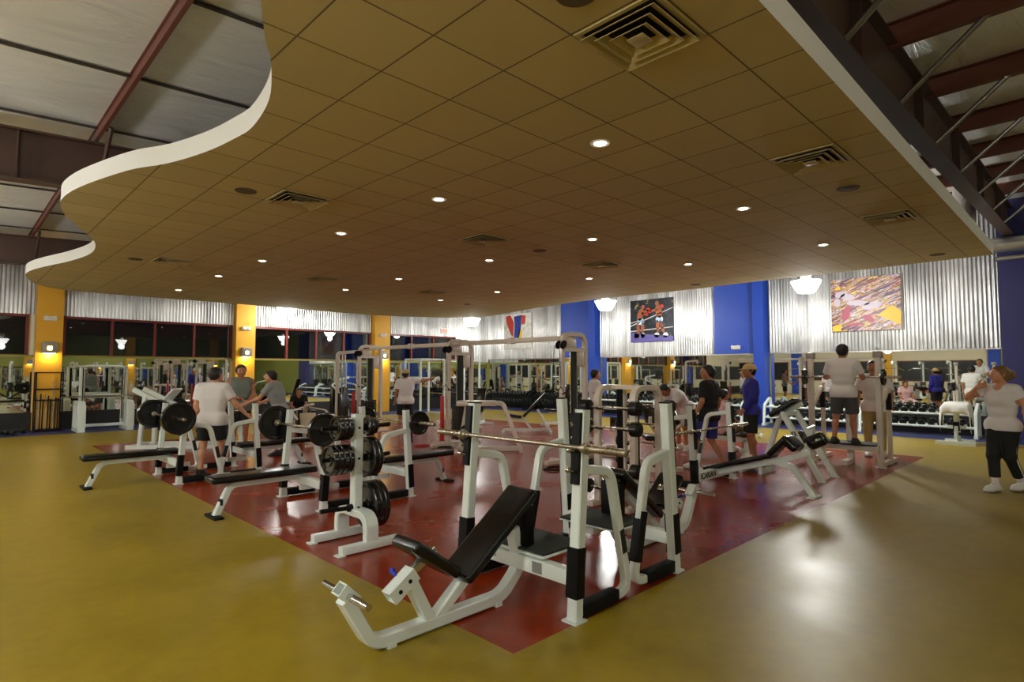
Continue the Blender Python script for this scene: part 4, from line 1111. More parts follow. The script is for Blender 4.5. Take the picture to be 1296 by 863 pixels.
# --- storage rack of rods on the leftmost column, floor dumbbells beside it
t = thing('rod_rack', 'black rack of rods and bars standing at the leftmost yellow column', 'storage rack', (2.12, 20.45, 0))
for s in (-1, 1):
    mb = MB(); mb.bar((s*.29, -.2, 0), (s*.29, -.2, 1.62), .03, .03).bar((s*.29, .2, 0), (s*.29, .2, 1.62), .03, .03).bar((s*.29, -.2, 1.62), (s*.29, .2, 1.62), .03, .03); mb.build('side_frame', M['guard'], t)
for z in (.05, .85, 1.15, 1.61):
    mb = MB(); mb.bar((-.29, -.2, z), (.29, -.2, z), .03, .03).bar((-.29, .2, z), (.29, .2, z), .03, .03); mb.build('cross_bar', M['guard'], t)
mb = MB(); mb.box((-.29, -.2, .04), (.29, .2, .06)); mb.build('tray', M['guard'], t)
for k in range(9):
    x = 2.12-.23+.055*k; h = .95+.1*math.sin(k*2.3)+(.3 if k == 6 else 0)
    mb = MB(); mb.tube([(x, 20.36+.02*(k % 3), .062), (x+.02, 20.5, h)], .017, 8)
    tag(mb.build('exercise_bar', M['iron'] if k % 3 else M['steelbar']), 'slim rod standing in the rack at the leftmost column', 'bar', 'rods in the rack at the leftmost column')
for k, (x, y) in enumerate(((.8, 19.75), (1.05, 19.95), (1.3, 19.7), (1.5, 20.05), (1.22, 20.2), (.95, 20.3))):
    o = DB[0].copy(); COL.objects.link(o); o.location = (x, y, .063); o.rotation_euler = (0, 0, k*1.1)
    tag(o, 'black dumbbell lying on the floor left of the rod rack', 'dumbbell', 'dumbbells on the floor by the leftmost column')

# --- seated press machine and small bench by the left wall
def seated_machine(label, loc, rz, mat, pad):
    t = thing('seated_press_machine', label, 'weight machine', loc, rz)
    mb = MB(); mb.sweep(fil([(-.55, 0, .05), (-.5, 0, 1.35), (.1, 0, 1.45)], .12, 6), .09, .08); mb.bar((-.6, 0, .04), (.7, 0, .04), .09, .08).bar((-.6, -.35, .04), (-.6, .35, .04), .08, .08, (1, 0, 0)).bar((.6, -.3, .04), (.6, .3, .04), .08, .08, (1, 0, 0)); mb.build('frame', mat, t)
    mb = MB(); mb.sweep([(.1, 0, .05), (.1, 0, .44)], .07, .07); mb.build('seat_post', mat, t)
    mb = MB(); mb.box((-.12, -.2, .43), (.32, .2, .52), .03, 4); mb.build('seat', pad, t)
    mb = MB(); mb.bar((-.16, 0, .52), (-.3, 0, 1.1), .4, .09, bev=.035, seg=4); mb.build('back_pad', pad, t)
    for s in (-1, 1):
        mb = MB(); mb.sweep(fil([(-.45, s*.08, 1.3), (-.2, s*.42, 1.2), (.3, s*.42, .95)], .1, 5), .05, .05, (0, .3, 1)); mb.build('press_arm', mat, t)
    mb = MB(); mb.box((-.85, -.16, .1), (-.62, .16, 1.2), .01, 2); mb.build('weight_stack', M['iron'], t)
    return t
seated_machine('seated press machine with beige back pad, behind the row of flat benches', (6.0, 12.6, 0), -PI*.55, M['cream'], M['beigepad']).scale = (.9, .9, .62)
seated_machine('white seated machine beyond the leftmost cable tower', (9.6, 17.6, 0), -PI*.5, W_, K_)

def flat_stool(label, loc, rz, pad):
    t = thing('flat_bench', label, 'weight bench', loc, rz)
    mb = MB(); mb.bar((-.55, 0, .3), (.55, 0, .3), .07, .07)
    for s in (-1, 1): mb.sweep([(s*.5, 0, .3), (s*.55, 0, 0)], .07, .07); mb.bar((s*.55, -.22, .03), (s*.55, .22, .03), .07, .06, (1, 0, 0))
    mb.build('frame', W_, t)
    mb = MB(); mb.bar((-.6, 0, .41), (.6, 0, .41), .28, .08, bev=.028, seg=4); mb.build('bench_pad', pad, t)
flat_stool('flat black bench under the seated boy', (7.75, 17.1, 0), .4, K_)
flat_stool('flat black bench under the person in pink', (11.2, 5.42, 0), PI*.5, K_)

# --- power rack by the back corner
def power_rack(label, loc, rz):
    t = thing('power_rack', label, 'power rack', loc, rz)
    for sx in (-1, 1):
        for sy in (-1, 1):
            mb = MB(); mb.sweep([(sx*.55, sy*.5, 0), (sx*.55, sy*.5, 2.1)], .07, .07); mb.build('upright', W_, t)
    mb = MB()
    for s in (-1, 1): mb.bar((-.55, s*.5, 2.1), (.55, s*.5, 2.1), .07, .07).bar((s*.55, -.5, 2.1), (s*.55, .5, 2.1), .07, .07, (1, 0, 0)).bar((s*.55, -.5, .06), (s*.55, .5, .06), .07, .07, (1, 0, 0))
    mb.bar((-.55, .5, 1.4), (.55, .5, 1.4), .05, .05); mb.build('top_frame', W_, t)
    for s in (-1, 1):
        mb = MB(); mb.cyl((s*.55, -.5, .8), (s*.55, .5, .8), .02, 10); mb.build('safety_bar', M['chrome'], t)
power_rack('white power rack in the far corner behind the capped man', (13.2, 18.2, 0), .0)
power_rack('white power rack near the window wall, seen in the mirrors', (15.6, 18.9, 0), .0)

# --- machines out in the side aisles (they show in the mirrors)
def stack_machine(label, loc, rz, W_=W_, grp='aisle weight machines'):
    t = thing('lat_pulldown_machine', label, 'weight machine', loc, rz, grp)
    mb = MB(); mb.sweep(fil([(-.5, 0, .05), (-.5, 0, 2.2), (.55, 0, 2.25), (.55, 0, 2.1)], .12, 6), .09, .09); mb.bar((-.6, 0, .04), (.8, 0, .04), .09, .08).bar((-.55, -.35, .04), (-.55, .35, .04), .08, .08, (1, 0, 0)).bar((.8, -.3, .04), (.8, .3, .04), .08, .08, (1, 0, 0)); mb.sweep([(.35, 0, .05), (.35, 0, .45)], .08, .08); mb.build('frame', W_, t)
    mb = MB(); mb.box((-.38, -.14, .12), (-.18, .14, 1.0), .01, 2); mb.build('weight_stack', M['iron'], t)
    mb = MB(); mb.cyl((-.28, -.08, .1), (-.28, -.08, 2.15), .014, 8).cyl((-.28, .08, .1), (-.28, .08, 2.15), .014, 8); mb.build('guide_rod', M['chrome'], t)
    mb = MB(); mb.box((.2, -.2, .44), (.55, .2, .52), .03, 3); mb.build('seat', K_, t)
    mb = MB(); mb.tube(fil([(.55, -.6, 1.72), (.55, -.35, 1.85), (.55, .35, 1.85), (.55, .6, 1.72)], .06, 4), .015, 8).cyl((.55, 0, 1.85), (.55, 0, 2.12), .006, 6); mb.build('pull_bar', M['chrome'], t)
    return t
sm = stack_machine('white weight machine along the aisle, showing only in the mirrors', (-3.6, 3.5, 0), 0); smt = kid_tree(sm)
seated_dummy = None
for x, y, r in ((1.5, -4.4, PI/2), (3.0, -4.8, PI/2), (5.9, -4.2, PI/2), (8.6, -4.9, PI/2), (11.2, -4.3, PI/2), (14.0, -4.7, PI/2), (6.5, -7.2, PI/2), (8.2, -7.3, PI/2), (11.5, -7.2, PI/2), (13.3, -7.2, PI/2), (-6.2, 5, 0), (-6.2, 8, 0), (-6.2, 10.5, 0), (-6.2, 13, 0), (-3.6, 6.2, 0), (-3.6, 8.9, 0), (-3.6, 11.6, 0), (-3.6, 14.3, 0), (-3.6, 17, 0), (4.5, -4.6, PI/2), (7.2, -4.6, PI/2), (9.9, -4.6, PI/2), (12.6, -4.6, PI/2), (15.3, -4.6, PI/2)):
    dup(sm, (x, y, 0), r, tree=smt)

stack_machine('cream lat pulldown machine left of the leftmost cable tower', (8.75, 15.75, 0), -PI*.35, M['cream'], None)
def coil(loc, r, n, mat, label, wob):
    pts = [(r*(1+.12*math.sin(3.1*a+wob))*math.cos(a), r*(1+.12*math.cos(2.3*a))*math.sin(a)*.8, .012+.004*a/6) for a in [k*.35 for k in range(n)]]
    mb = MB(); mb.tube(pts, .011, 6); o = mb.build('rope_attachment', mat); o.location = loc; tag(o, label, 'rope')
coil((7.35, 6.45, 0), .2, 60, M['guard'], 'coiled black cable on the floor at the right cable tower', 1)
coil((7.55, 10.5, 0), .16, 40, M['redpaint'], 'red rope attachment on the floor at the middle cable tower', 2)
coil((7.75, 9.95, 0), .15, 36, M['mat_rubber'], 'grey rope attachment on the floor beside the red rope', 3)
# ------------------------------------------------------------------ people (one continuous surface each)
def nets(val, org, h):
    """surface nets over a sampled field (inside < 0)"""
    nx, ny, nz = val.shape
    s = val < 0
    cx, cy, cz = nx-1, ny-1, nz-1
    acc = np.zeros((cx, cy, cz, 3), np.float32); cnt = np.zeros((cx, cy, cz), np.float32)
    C = [(i, j, k) for i in (0, 1) for j in (0, 1) for k in (0, 1)]
    sl = lambda A, c: A[c[0]:c[0]+cx, c[1]:c[1]+cy, c[2]:c[2]+cz]
    for a in C:
        for ax in range(3):
            if a[ax]: continue
            b = list(a); b[ax] = 1
            va, vb = sl(val, a), sl(val, b); m = (va < 0) != (vb < 0)
            t = np.where(m, va/np.where(m, va-vb, 1), 0)
            for q in range(3):
                acc[..., q] += np.where(m, a[q] + (t if q == ax else 0), 0)
            cnt += m
    act = cnt > 0
    idx = np.full(act.shape, -1, np.int64); idx[act] = np.arange(act.sum())
    ii = np.argwhere(act)
    verts = org + h*(ii + acc[act]/cnt[act][:, None])
    faces = []
    for ax in range(3):
        o1, o2 = [(1, 2), (2, 0), (0, 1)][ax]
        lo = [slice(None)]*3; hi = [slice(None)]*3
        lo[ax] = slice(0, -1); hi[ax] = slice(1, None)
        A, B = s[tuple(lo)], s[tuple(hi)]
        m = np.argwhere(A != B)
        m = m[(m[:, o1] > 0) & (m[:, o2] > 0) & (m[:, o1] < val.shape[o1]-1) & (m[:, o2] < val.shape[o2]-1)]
        if not len(m): continue
        ins = A[m[:, 0], m[:, 1], m[:, 2]]
        e1 = np.zeros(3, int); e1[o1] = 1; e2 = np.zeros(3, int); e2[o2] = 1
        g = lambda q: idx[q[:, 0], q[:, 1], q[:, 2]]
        f = np.stack([g(m-e1-e2), g(m-e2), g(m), g(m-e1)], 1)
        f[~ins] = f[~ins][:, ::-1]
        faces.append(f)
    return verts, np.concatenate(faces)

def field(prims, h, pad=.05):
    """prims: (a, b, r1, r2, k) tapered capsules, smoothly joined"""
    P = [(np.array(a, float), np.array(b, float), r1, r2, k) for a, b, r1, r2, k in prims]
    lo = np.min([np.minimum(a-r1, b-r2) for a, b, r1, r2, k in P], 0)-pad
    hi = np.max([np.maximum(a+r1, b+r2) for a, b, r1, r2, k in P], 0)+pad
    n = np.ceil((hi-lo)/h).astype(int)+1
    D = np.full(n, .3, np.float32)
    ax = [lo[q]+h*np.arange(n[q]) for q in range(3)]
    for a, b, r1, r2, k in P:
        m = max(r1, r2)+k+.03
        i0 = np.maximum(0, np.floor((np.minimum(a, b)-m-lo)/h).astype(int)); i1 = np.minimum(n, np.ceil((np.maximum(a, b)+m-lo)/h).astype(int)+1)
        X = ax[0][i0[0]:i1[0], None, None]; Y = ax[1][None, i0[1]:i1[1], None]; Z = ax[2][None, None, i0[2]:i1[2]]
        d = b-a; L = max(d@d, 1e-9)
        t = np.clip(((X-a[0])*d[0]+(Y-a[1])*d[1]+(Z-a[2])*d[2])/L, 0, 1)
        v = np.sqrt((X-a[0]-t*d[0])**2+(Y-a[1]-t*d[1])**2+(Z-a[2]-t*d[2])**2) - (r1+(r2-r1)*t)
        S = D[i0[0]:i1[0], i0[1]:i1[1], i0[2]:i1[2]]
        q = np.maximum(k-np.abs(S-v), 0)/k
        S[...] = np.minimum(S, v)-q*q*k*.25
    return D, lo, ax

def cut(D, ax, planes):
    """keep the side the normal points away from: dot(n, p-p0) < 0; a plane may be limited to a ball"""
    X, Y, Z = ax[0][:, None, None], ax[1][None, :, None], ax[2][None, None, :]
    for p0, nn in planes:
        nn = np.array(nn, float); nn /= np.linalg.norm(nn)
        D = np.maximum(D, (X-p0[0])*nn[0]+(Y-p0[1])*nn[1]+(Z-p0[2])*nn[2])
    return D

def mesh_of(D, lo, h, name, mat, parent=None):
    D = D.copy(); D[0], D[-1] = 1, 1; D[:, 0], D[:, -1] = 1, 1; D[:, :, 0], D[:, :, -1] = 1, 1
    v, f = nets(D, lo, h)
    me = bpy.data.meshes.new(name)
    me.vertices.add(len(v)); me.vertices.foreach_set('co', v.astype(np.float32).ravel())
    me.loops.add(4*len(f)); me.loops.foreach_set('vertex_index', f.astype(np.int32).ravel())
    me.polygons.add(len(f)); me.polygons.foreach_set('loop_start', np.arange(0, 4*len(f), 4, dtype=np.int32)); me.polygons.foreach_set('loop_total', np.full(len(f), 4, np.int32))
    me.update(calc_edges=True); me.validate()
    me.polygons.foreach_set('use_smooth', np.ones(len(f), bool))
    me.materials.append(mat)
    o = bpy.data.objects.new(name, me); COL.objects.link(o)
    if parent: o.parent = parent
    return o

nz = lambda v: v/np.linalg.norm(v)
A3 = lambda *v: np.array(v, float)
def person(label, loc, fwd, H=1.75, pose=None, shirt='tee_white', sleeve=.62, bottom='sh_black', legt=.8, shoes='shoe_white', hair='hair_dark',
           style='short', skin='skin', fem=False, look=0, tilt=0, long_legs=False, bulk=1.0, h=.011, sleeveless=False, cap=None, hem=-.13, fist=(0, 0), stripe=False, print_=None, socks=None):
    s = H/1.75
    J = dict(pelvis=(0, 0, .95), chest=(0, .0, 1.26), neck=(0, -.01, 1.48), head=(0, .02, 1.63),
             shR=(.185, -.01, 1.42), shL=(-.185, -.01, 1.42), elR=(.24, -.03, 1.14), elL=(-.24, -.03, 1.14), wrR=(.25, .05, .90), wrL=(-.25, .05, .90),
             hpR=(.09, 0, .92), hpL=(-.09, 0, .92), knR=(.11, .02, .50), knL=(-.11, .02, .50), anR=(.11, -.03, .085), anL=(-.11, -.03, .085), toeR=None, toeL=None)
    if fem:
        for q in ('shR', 'shL'): J[q] = (J[q][0]*.9, J[q][1], J[q][2])
    if pose: J.update(pose)
    J = {k: (None if v is None else np.array(v, float)*s) for k, v in J.items()}
    P, Cc, N, Hd = J['pelvis'], J['chest'], J['neck'], J['head']
    R = nz(J['shR']-J['shL']); Rp = nz(J['hpR']-J['hpL'])
    up = nz(N-P); F = nz(np.cross(up, R)); Fp = nz(np.cross(nz(Cc-P), Rp))
    W = P*.45+Cc*.55
    b = bulk
    T = []  # torso prims, reused by the shirt
    def lat(c, Rv, w, r, k=.05, off=0, Fv=None): 
        c = c + (0 if Fv is None else Fv*off)
        T.append((c-Rv*w*s, c+Rv*w*s, r*s, r*s, k))
    lat(P-.03*s*nz(Cc-P), Rp, .085*b if not fem else .1*b, .105*b, .05)
    lat(P-.05*s*nz(Cc-P), Rp, .075*b, .09*b, .05, -.04*s, Fp)
    lat(W, nz(R+Rp), (.062 if not fem else .055)*b, .098*b)
    lat(Cc, R, .082*b if not fem else .07*b, .112*b)
    lat(Cc*.45+N*.55-F*.005, R, .105*b if not fem else .09*b, .088*b)
    if fem: lat(Cc+up*.02*s, R, .075, .068, .03, .085*s, F)
    else: lat(Cc+up*.06*s, R, .07, .07, .04, .05*s, F)
    for q in 'RL': T.append((N-up*.03*s, J['sh'+q], .055*s, .052*s, .04))
    arms = {}
    for q in 'RL':
        S, E, Wr = J['sh'+q], J['el'+q], J['wr'+q]
        arms[q] = [(S, S, .064*s*b, .064*s*b, .04), (S, E, .052*s*b, .041*s*b, .03), (S*.55+E*.45, S*.55+E*.45, .053*s*b, .05*s*b, .03), (E, Wr, .041*s*b, .027*s, .02), (E*.7+Wr*.3, E*.7+Wr*.3, .043*s*b, .04*s, .03)]
    legs = {}
    for q in 'RL':
        hp, kn, an = J['hp'+q], J['kn'+q], J['an'+q]
        back = -nz(np.cross(Rp, nz(hp-an)))*-1
        back = np.cross(Rp, nz(hp-an)); back = -back if back@Fp > 0 else back
        legs[q] = [(hp, kn, .09*s*b, .056*s, .045), (hp*.6+kn*.4, hp*.6+kn*.4, .082*s*b, .08*s, .04), (kn, an, .053*s, .036*s, .03), (kn*.68+an*.32+back*.02*s, kn*.62+an*.38+back*.02*s, .054*s, .05*s, .03)]
    # --- head, in its own frame (look = yaw to the person's left, tilt = nod down)
    hu = nz(up*.35+A3(0, 0, 1)*.65); hf = nz(F-hu*(F@hu)); hr = np.cross(hf, hu)
    c, sn = math.cos(look), math.sin(look); hf, hr = c*hf-sn*hr, c*hr+sn*hf
    c, sn = math.cos(tilt), math.sin(tilt); hf, hu = c*hf-sn*hu, c*hu+sn*hf
    X = lambda r, f, u: Hd+(hr*r+hf*f+hu*u)*s
    head = [(X(0, -.02, .03), X(0, -.025, .025), .092*s, .092*s, .03), (X(0, .035, .02), X(0, .03, -.02), .074*s, .07*s, .03), (X(-.03, .045, -.055), X(.03, .045, -.055), .042*s, .042*s, .03),
            (X(0, .07, -.088), X(0, .065, -.085), .028*s, .03*s, .02), (X(0, .10, .012), X(0, .116, -.025), .011*s, .016*s, .012), (X(-.035, .088, .027), X(.035, .088, .027), .014*s, .014*s, .015),
            (X(-.02, .096, -.055), X(.02, .096, -.055), .011*s, .011*s, .012), (X(-.05, .06, -.02), X(-.045, .07, -.03), .025*s, .022*s, .02), (X(.05, .06, -.02), X(.045, .07, -.03), .025*s, .022*s, .02)]
    for q in (-1, 1): head.append((X(q*.089, -.012, .012), X(q*.086, -.005, -.022), .013*s, .010*s, .006)); head.append((X(q*.097, -.02, .018), X(q*.097, -.016, .0), .008*s, .008*s, .006))
    neck = [(N-up*.02*s, X(0, -.02, -.05), .06*s, .054*s, .03)]
    # --- hands: palm, four fingers, thumb
    hands = []
    for qi, q in enumerate('RL'):
        E, Wr = J['el'+q], J['wr'+q]; d = nz(Wr-E)
        if 'hd'+q in J and J['hd'+q] is not None: d = nz(J['hd'+q])
        side = 1 if q == 'R' else -1
        # palm faces the body by default; thumb points forward
        th = F - d*(F@d)
        if np.linalg.norm(th) < .3: th = A3(0, 0, 1)-d*d[2]
        if 'th'+q in J and J['th'+q] is not None: th = J['th'+q]-d*(J['th'+q]@d)
        th = nz(th); pn = np.cross(d, th)*side   # towards the palm side
        curl = fist[qi]
        hs = s*1.02
        for m, (off, ln) in enumerate(((.030, .078), (.011, .086), (-.009, .08), (-.028, .064))):
            k0 = Wr+(d*.088-pn*.0)*hs+th*off*hs
            hands.append((Wr+d*.012*hs+th*off*.55*hs, k0, .016*hs, .0145*hs, .012))
            a = .25+curl*1.2; pt = k0
            for seg in (.46, .31, .23):
                dd = d*math.cos(a)+pn*math.sin(a); nx_ = pt+dd*ln*seg*hs
                hands.append((pt, nx_, .0096*hs, .0088*hs, .006)); pt = nx_; a += .22+curl*.75
        t0 = Wr+d*.028*hs+th*.022*hs; t1 = t0+(d*.6+th*.75+pn*.25)*.045*hs; t2 = t1+nz(d*.85+th*.3+pn*(.3+curl*.6))*.034*hs; t3 = t2+nz(d*.95+th*(.05-curl*.3)+pn*(.3+curl))*.026*hs
        hands += [(t0, t1, .0155*hs, .012*hs, .012), (t1, t2, .0115*hs, .0105*hs, .006), (t2, t3, .0105*hs, .0095*hs, .006)]
    # --- feet
    feet = {}
    for q in 'RL':
        kn, an = J['kn'+q], J['an'+q]
        tv = J['toe'+q] if J['toe'+q] is not None else Fp
        tv = nz(tv)
        dn = nz(np.cross(Rp, tv)); dn = dn if dn[2] < 0 else -dn
        hl = an-tv*.03*s+dn*.035*s; ball = an+tv*.12*s+dn*.048*s; toe = an+tv*.185*s+dn*.052*s
        feet[q] = [(an, ball, .04*s, .034*s, .03), (hl, an, .04*s, .038*s, .03), (ball-Rp*.02*s, ball+Rp*.02*s, .033*s, .033*s, .03), (ball, toe, .034*s, .026*s, .03), (hl, ball, .036*s, .033*s, .03)]
    body = T+arms['R']+arms['L']+legs['R']+legs['L']+neck+head+hands+feet['R']+feet['L']
    root = thing('person', label, 'person', loc, math.atan2(-fwd[0], fwd[1]))
    D, lo, ax = field(body, h)
    mesh_of(D, lo, h, 'body', M[skin], root)
    # --- shirt: the whole body let out, cut at neck, hem and sleeves
    off = lambda prims, e: [(a, b_, r1+e*s, r2+e*s, kk) for a, b_, r1, r2, kk in prims]
    up_legs = [p_ for q in 'RL' for p_ in legs[q][:2]]
    pr = off(T+up_legs, .018 if fem else .026)
    hemp = P+nz(Cc-P)*hem*s
    for q in 'RL':
        S, E, Wr = J['sh'+q], J['el'+q], J['wr'+q]
        if sleeveless: continue
        if sleeve <= 1: e = S+(E-S)*sleeve; pr += [(S, e, (.064*b+.016)*s, (.052*b+.024)*s, .03)]
        else: pr += [(S, E, (.062*b+.012)*s, (.046+.018)*s, .03), (E, E+(Wr-E)*(sleeve-1), .062*s, .046*s, .03)]
    D2, lo2, ax2 = field(pr, h)
    D2 = cut(D2, ax2, [(hemp, -nz(Cc-P)), (N+up*.035*s, up)])
    Xg, Yg, Zg = ax2[0][:, None, None], ax2[1][None, :, None], ax2[2][None, None, :]
    holes = [(N+up*.05*s+F*.02*s, .082*s)] + ([(N-up*.015*s+F*.085*s, .055*s), (N-up*.06*s+F*.12*s, .03*s)] if fem else [(N+up*.0*s+F*.06*s, .05*s)])
    for c0, rr in holes: D2 = np.maximum(D2, rr-np.sqrt((Xg-c0[0])**2+(Yg-c0[1])**2+(Zg-c0[2])**2))
    # flat sleeve ends
    if not sleeveless and sleeve <= 1:
        for q in 'RL':
            S, E = J['sh'+q], J['el'+q]; dv_ = nz(E-S); e = S+(E-S)*sleeve
            Xg, Yg, Zg = ax2[0][:, None, None], ax2[1][None, :, None], ax2[2][None, None, :]
            pl = (Xg-e[0])*dv_[0]+(Yg-e[1])*dv_[1]+(Zg-e[2])*dv_[2]
            rad = np.sqrt((Xg-e[0])**2+(Yg-e[1])**2+(Zg-e[2])**2)-.095*s
            D2 = np.maximum(D2, np.minimum(pl, -rad))
    if sleeveless:
        for q in (-1, 1):
            S = J['sh'+('R' if q > 0 else 'L')]+R*q*.005*s; 
            Xg, Yg, Zg = ax2[0][:, None, None], ax2[1][None, :, None], ax2[2][None, None, :]
            pl = ((Xg-S[0])*R[0]+(Yg-S[1])*R[1]+(Zg-S[2])*R[2])*q
            D2 = np.maximum(D2, np.minimum(pl, -(np.sqrt((Xg-S[0])**2+(Yg-S[1])**2+(Zg-S[2])**2)-.13*s)))
    sh = mesh_of(D2, lo2, h, 'shirt', M[shirt], root)
    # --- shorts or trousers
    pr = off(T[:3]+up_legs, .013)
    for q in 'RL':
        hp, kn, an = J['hp'+q], J['kn'+q], J['an'+q]
        if legt <= 1: e = hp+(kn-hp)*legt; pr += [(hp, e, (.09*b+.014)*s, (.078*b+.024)*s, .035)]
        else: e = kn+(an-kn)*(legt-1); pr += [(hp, kn, (.09*b+.012)*s, .074*s, .035), (kn, e, .074*s, .058*s if not fem else .066*s, .03)]
    D3, lo3, ax3 = field(pr, h)
    D3 = cut(D3, ax3, [(P+nz(Cc-P)*.06*s, nz(Cc-P))])
    for q in 'RL':
        hp, kn, an = J['hp'+q], J['kn'+q], J['an'+q]
        a0, a1 = (hp, kn) if legt <= 1 else (kn, an)
        e = a0+(a1-a0)*(legt if legt <= 1 else legt-1); dv_ = nz(a1-a0)
        Xg, Yg, Zg = ax3[0][:, None, None], ax3[1][None, :, None], ax3[2][None, None, :]
        pl = (Xg-e[0])*dv_[0]+(Yg-e[1])*dv_[1]+(Zg-e[2])*dv_[2]
        rad = np.sqrt((Xg-e[0])**2+(Yg-e[1])**2+(Zg-e[2])**2)-.13*s
        D3 = np.maximum(D3, np.minimum(pl, -rad))
    bt = mesh_of(D3, lo3, h, 'shorts' if legt <= 1 else 'trousers', M[bottom], root)
    if stripe:
        for q, sg in (('R', 1), ('L', -1)):
            hp, kn, an = J['hp'+q], J['kn'+q], J['an'+q]; e = kn+(an-kn)*(legt-1.02)
            mb = MB(); mb.tube([Vector(hp+Rp*sg*.103*s), Vector(kn+Rp*sg*.073*s), Vector(e+Rp*sg*.062*s)], .009, 8); mb.build('side_stripe', M['tee_white'], bt)
    # --- shoes
    for q in 'RL':
        Ds, los, axs = field(off(feet[q], .010), h)
        an = J['an'+q]; tv = J['toe'+q] if J['toe'+q] is not None else Fp
        Ds = cut(Ds, axs, [(an+A3(0, 0, .04*s), nz(A3(0, 0, 1)+nz(tv)*.25))])
        so = mesh_of(Ds, los, h, 'shoe', M[shoes], root)
        Dq, loq, axq = field(off(feet[q], .014), h); tvn = nz(tv)
        dnq = nz(np.cross(Rp, tvn)); dnq = dnq if dnq[2] < 0 else -dnq
        Dq = cut(Dq, axq, [(an+dnq*.062*s, -dnq)]); mesh_of(Dq, loq, h, 'sole', M['shoe_black' if shoes == 'shoe_black' else 'grey'], so)
        if socks:
            e = an+nz(J['kn'+q]-an)*.09*s
            Dk, lok, axk = field([(an, e, .043*s, .045*s, .03)], h); mesh_of(Dk, lok, h, 'sock', M[socks], root)
    # --- hair and eyes
    if style != 'bald':
        e = .008
        hp_ = [(X(0, -.022, .034), X(0, -.03, .02), (.092+e)*s, (.093+e)*s, .03), (X(0, .03, .045), X(0, .03, .045), (.066+e)*s, (.066+e)*s, .03), (X(0, -.055, -.04), X(0, -.05, -.055), .055*s, .05*s, .03)]
        if style == 'bun': hp_ += [(X(0, -.12, .04), X(0, -.15, .0), .045*s, .05*s, .02), (X(0, -.15, -.0), X(0.02, -.14, -.06), .04*s, .022*s, .02)]
        if style == 'thick': hp_ = [(a, b_, r1+.005*s, r2+.005*s, k) for a, b_, r1, r2, k in hp_]
        Dh, loh, axh = field(hp_, h*.9)
        Dh = cut(Dh, axh, [(X(0, .062, .06), nz(hf*.86-hu*.55)), (X(0, -.05, -.085), -hu)])
        # leave the face and ears clear
        Xg, Yg, Zg = axh[0][:, None, None], axh[1][None, :, None], axh[2][None, None, :]
        fc = X(0, .105, -.025)
        Dh = np.maximum(Dh, -(np.sqrt((Xg-fc[0])**2+(Yg-fc[1])**2+(Zg-fc[2])**2)-.102*s))
        mesh_of(Dh, loh, h*.9, 'hair', M[hair], root)
    if cap:
        Dc, loc_, axc = field([(X(0, -.022, .036), X(0, -.028, .03), .110*s, .110*s, .03), (X(0, .03, .045), X(0, .03, .045), .085*s, .085*s, .03)], h*.9)
        Dc = cut(Dc, axc, [(X(0, 0, .028), -hu)])
        co = mesh_of(Dc, loc_, h*.9, 'cap', M[cap], root)
        if style != 'bald' or True:
            Db, lob, axb = field([(X(-.045, .085, .036), X(.045, .085, .036), .05*s, .05*s, .03), (X(-.03, .14, .03), X(.03, .14, .03), .042*s, .042*s, .04)], h*.8)
            Db = cut(Db, axb, [(X(0, .1, .043), nz(hu+hf*.1)), (X(0, .1, .030), -nz(hu+hf*.1))])
            mesh_of(Db, lob, h*.8, 'brim', M[cap], co)
    for q in (-1, 1):
        mb = MB(); mb.ball(Vector(X(q*.033, .094, .008)), .0095*s, 8); mb.build('eye', M['eye'], root)
    mb = MB(); 
    mb.tube([Vector(X(-.022, .101, -.055)), Vector(X(0, .107, -.054)), Vector(X(.022, .101, -.055))], .006*s, 6); mb.build('mouth', M['lips'], root)
    if print_:
        txt, sz, col, dz, front = print_
        c0 = Cc+up*dz*s+F*(.148 if front else -.148)*s*b
        q = Matrix((Vector(R if front is False else R*-1), Vector(up), Vector(np.cross(R if front is False else -R, up)))).transposed()
        lettering(txt, sz, col, root, Vector(c0), q.to_euler(), name='print', extrude=.012)
    return root

def at(*v): return v
# the three men talking by the flat benches
person('man in white tee and black shorts, back turned, hand on a bench upright', (3.05, 9.8, 0), (.55, .83), 1.69,
       dict(elR=(.33, .02, 1.17), wrR=(.47, .14, .99), knR=(.14, .03, .5), anR=(.16, -.02, .085), knL=(-.13, .0, .5), anL=(-.15, -.04, .085), neck=(.01, .0, 1.48), head=(.03, .03, 1.63)),
       shirt='tee_white', bottom='sh_black', shoes='shoe_black', look=-.5, bulk=1.08, sleeve=.68, h=.01)
person('young man in grey-green sleeveless shirt facing the camera, arms folded forward', (4.4, 12.45, 0), (-.25, -.97), 1.76,
       dict(elR=(.27, .04, 1.18), wrR=(.06, .30, 1.1), elL=(-.25, .05, 1.12), wrL=(-.05, .30, .98)), shirt='tee_sage', sleeveless=True, bottom='sh_black', legt=.9, shoes='shoe_black', hair='hair_dark', style='thick', skin='skin_tan', h=.011, look=.1, print_=('GYM', .09, M['teal'], .06, True) if False else None)
person('man in grey tee leaning over the far bench, dark hair, face turned left', (4.75, 11.35, 0), (-.62, .78), 1.68,
       dict(chest=(0, .07, 1.24), neck=(0, .14, 1.45), head=(0, .20, 1.59), shR=(.185, .12, 1.39), shL=(-.185, .12, 1.39), elR=(.22, .28, 1.15), wrR=(.16, .5, 1.05), elL=(-.24, .3, 1.16), wrL=(-.2, .54, 1.08), knR=(.12, .08, .5), knL=(-.12, .08, .5)),
       shirt='tee_grey', bottom='sh_black', legt=.85, shoes='shoe_black', style='thick', h=.011, look=.45)
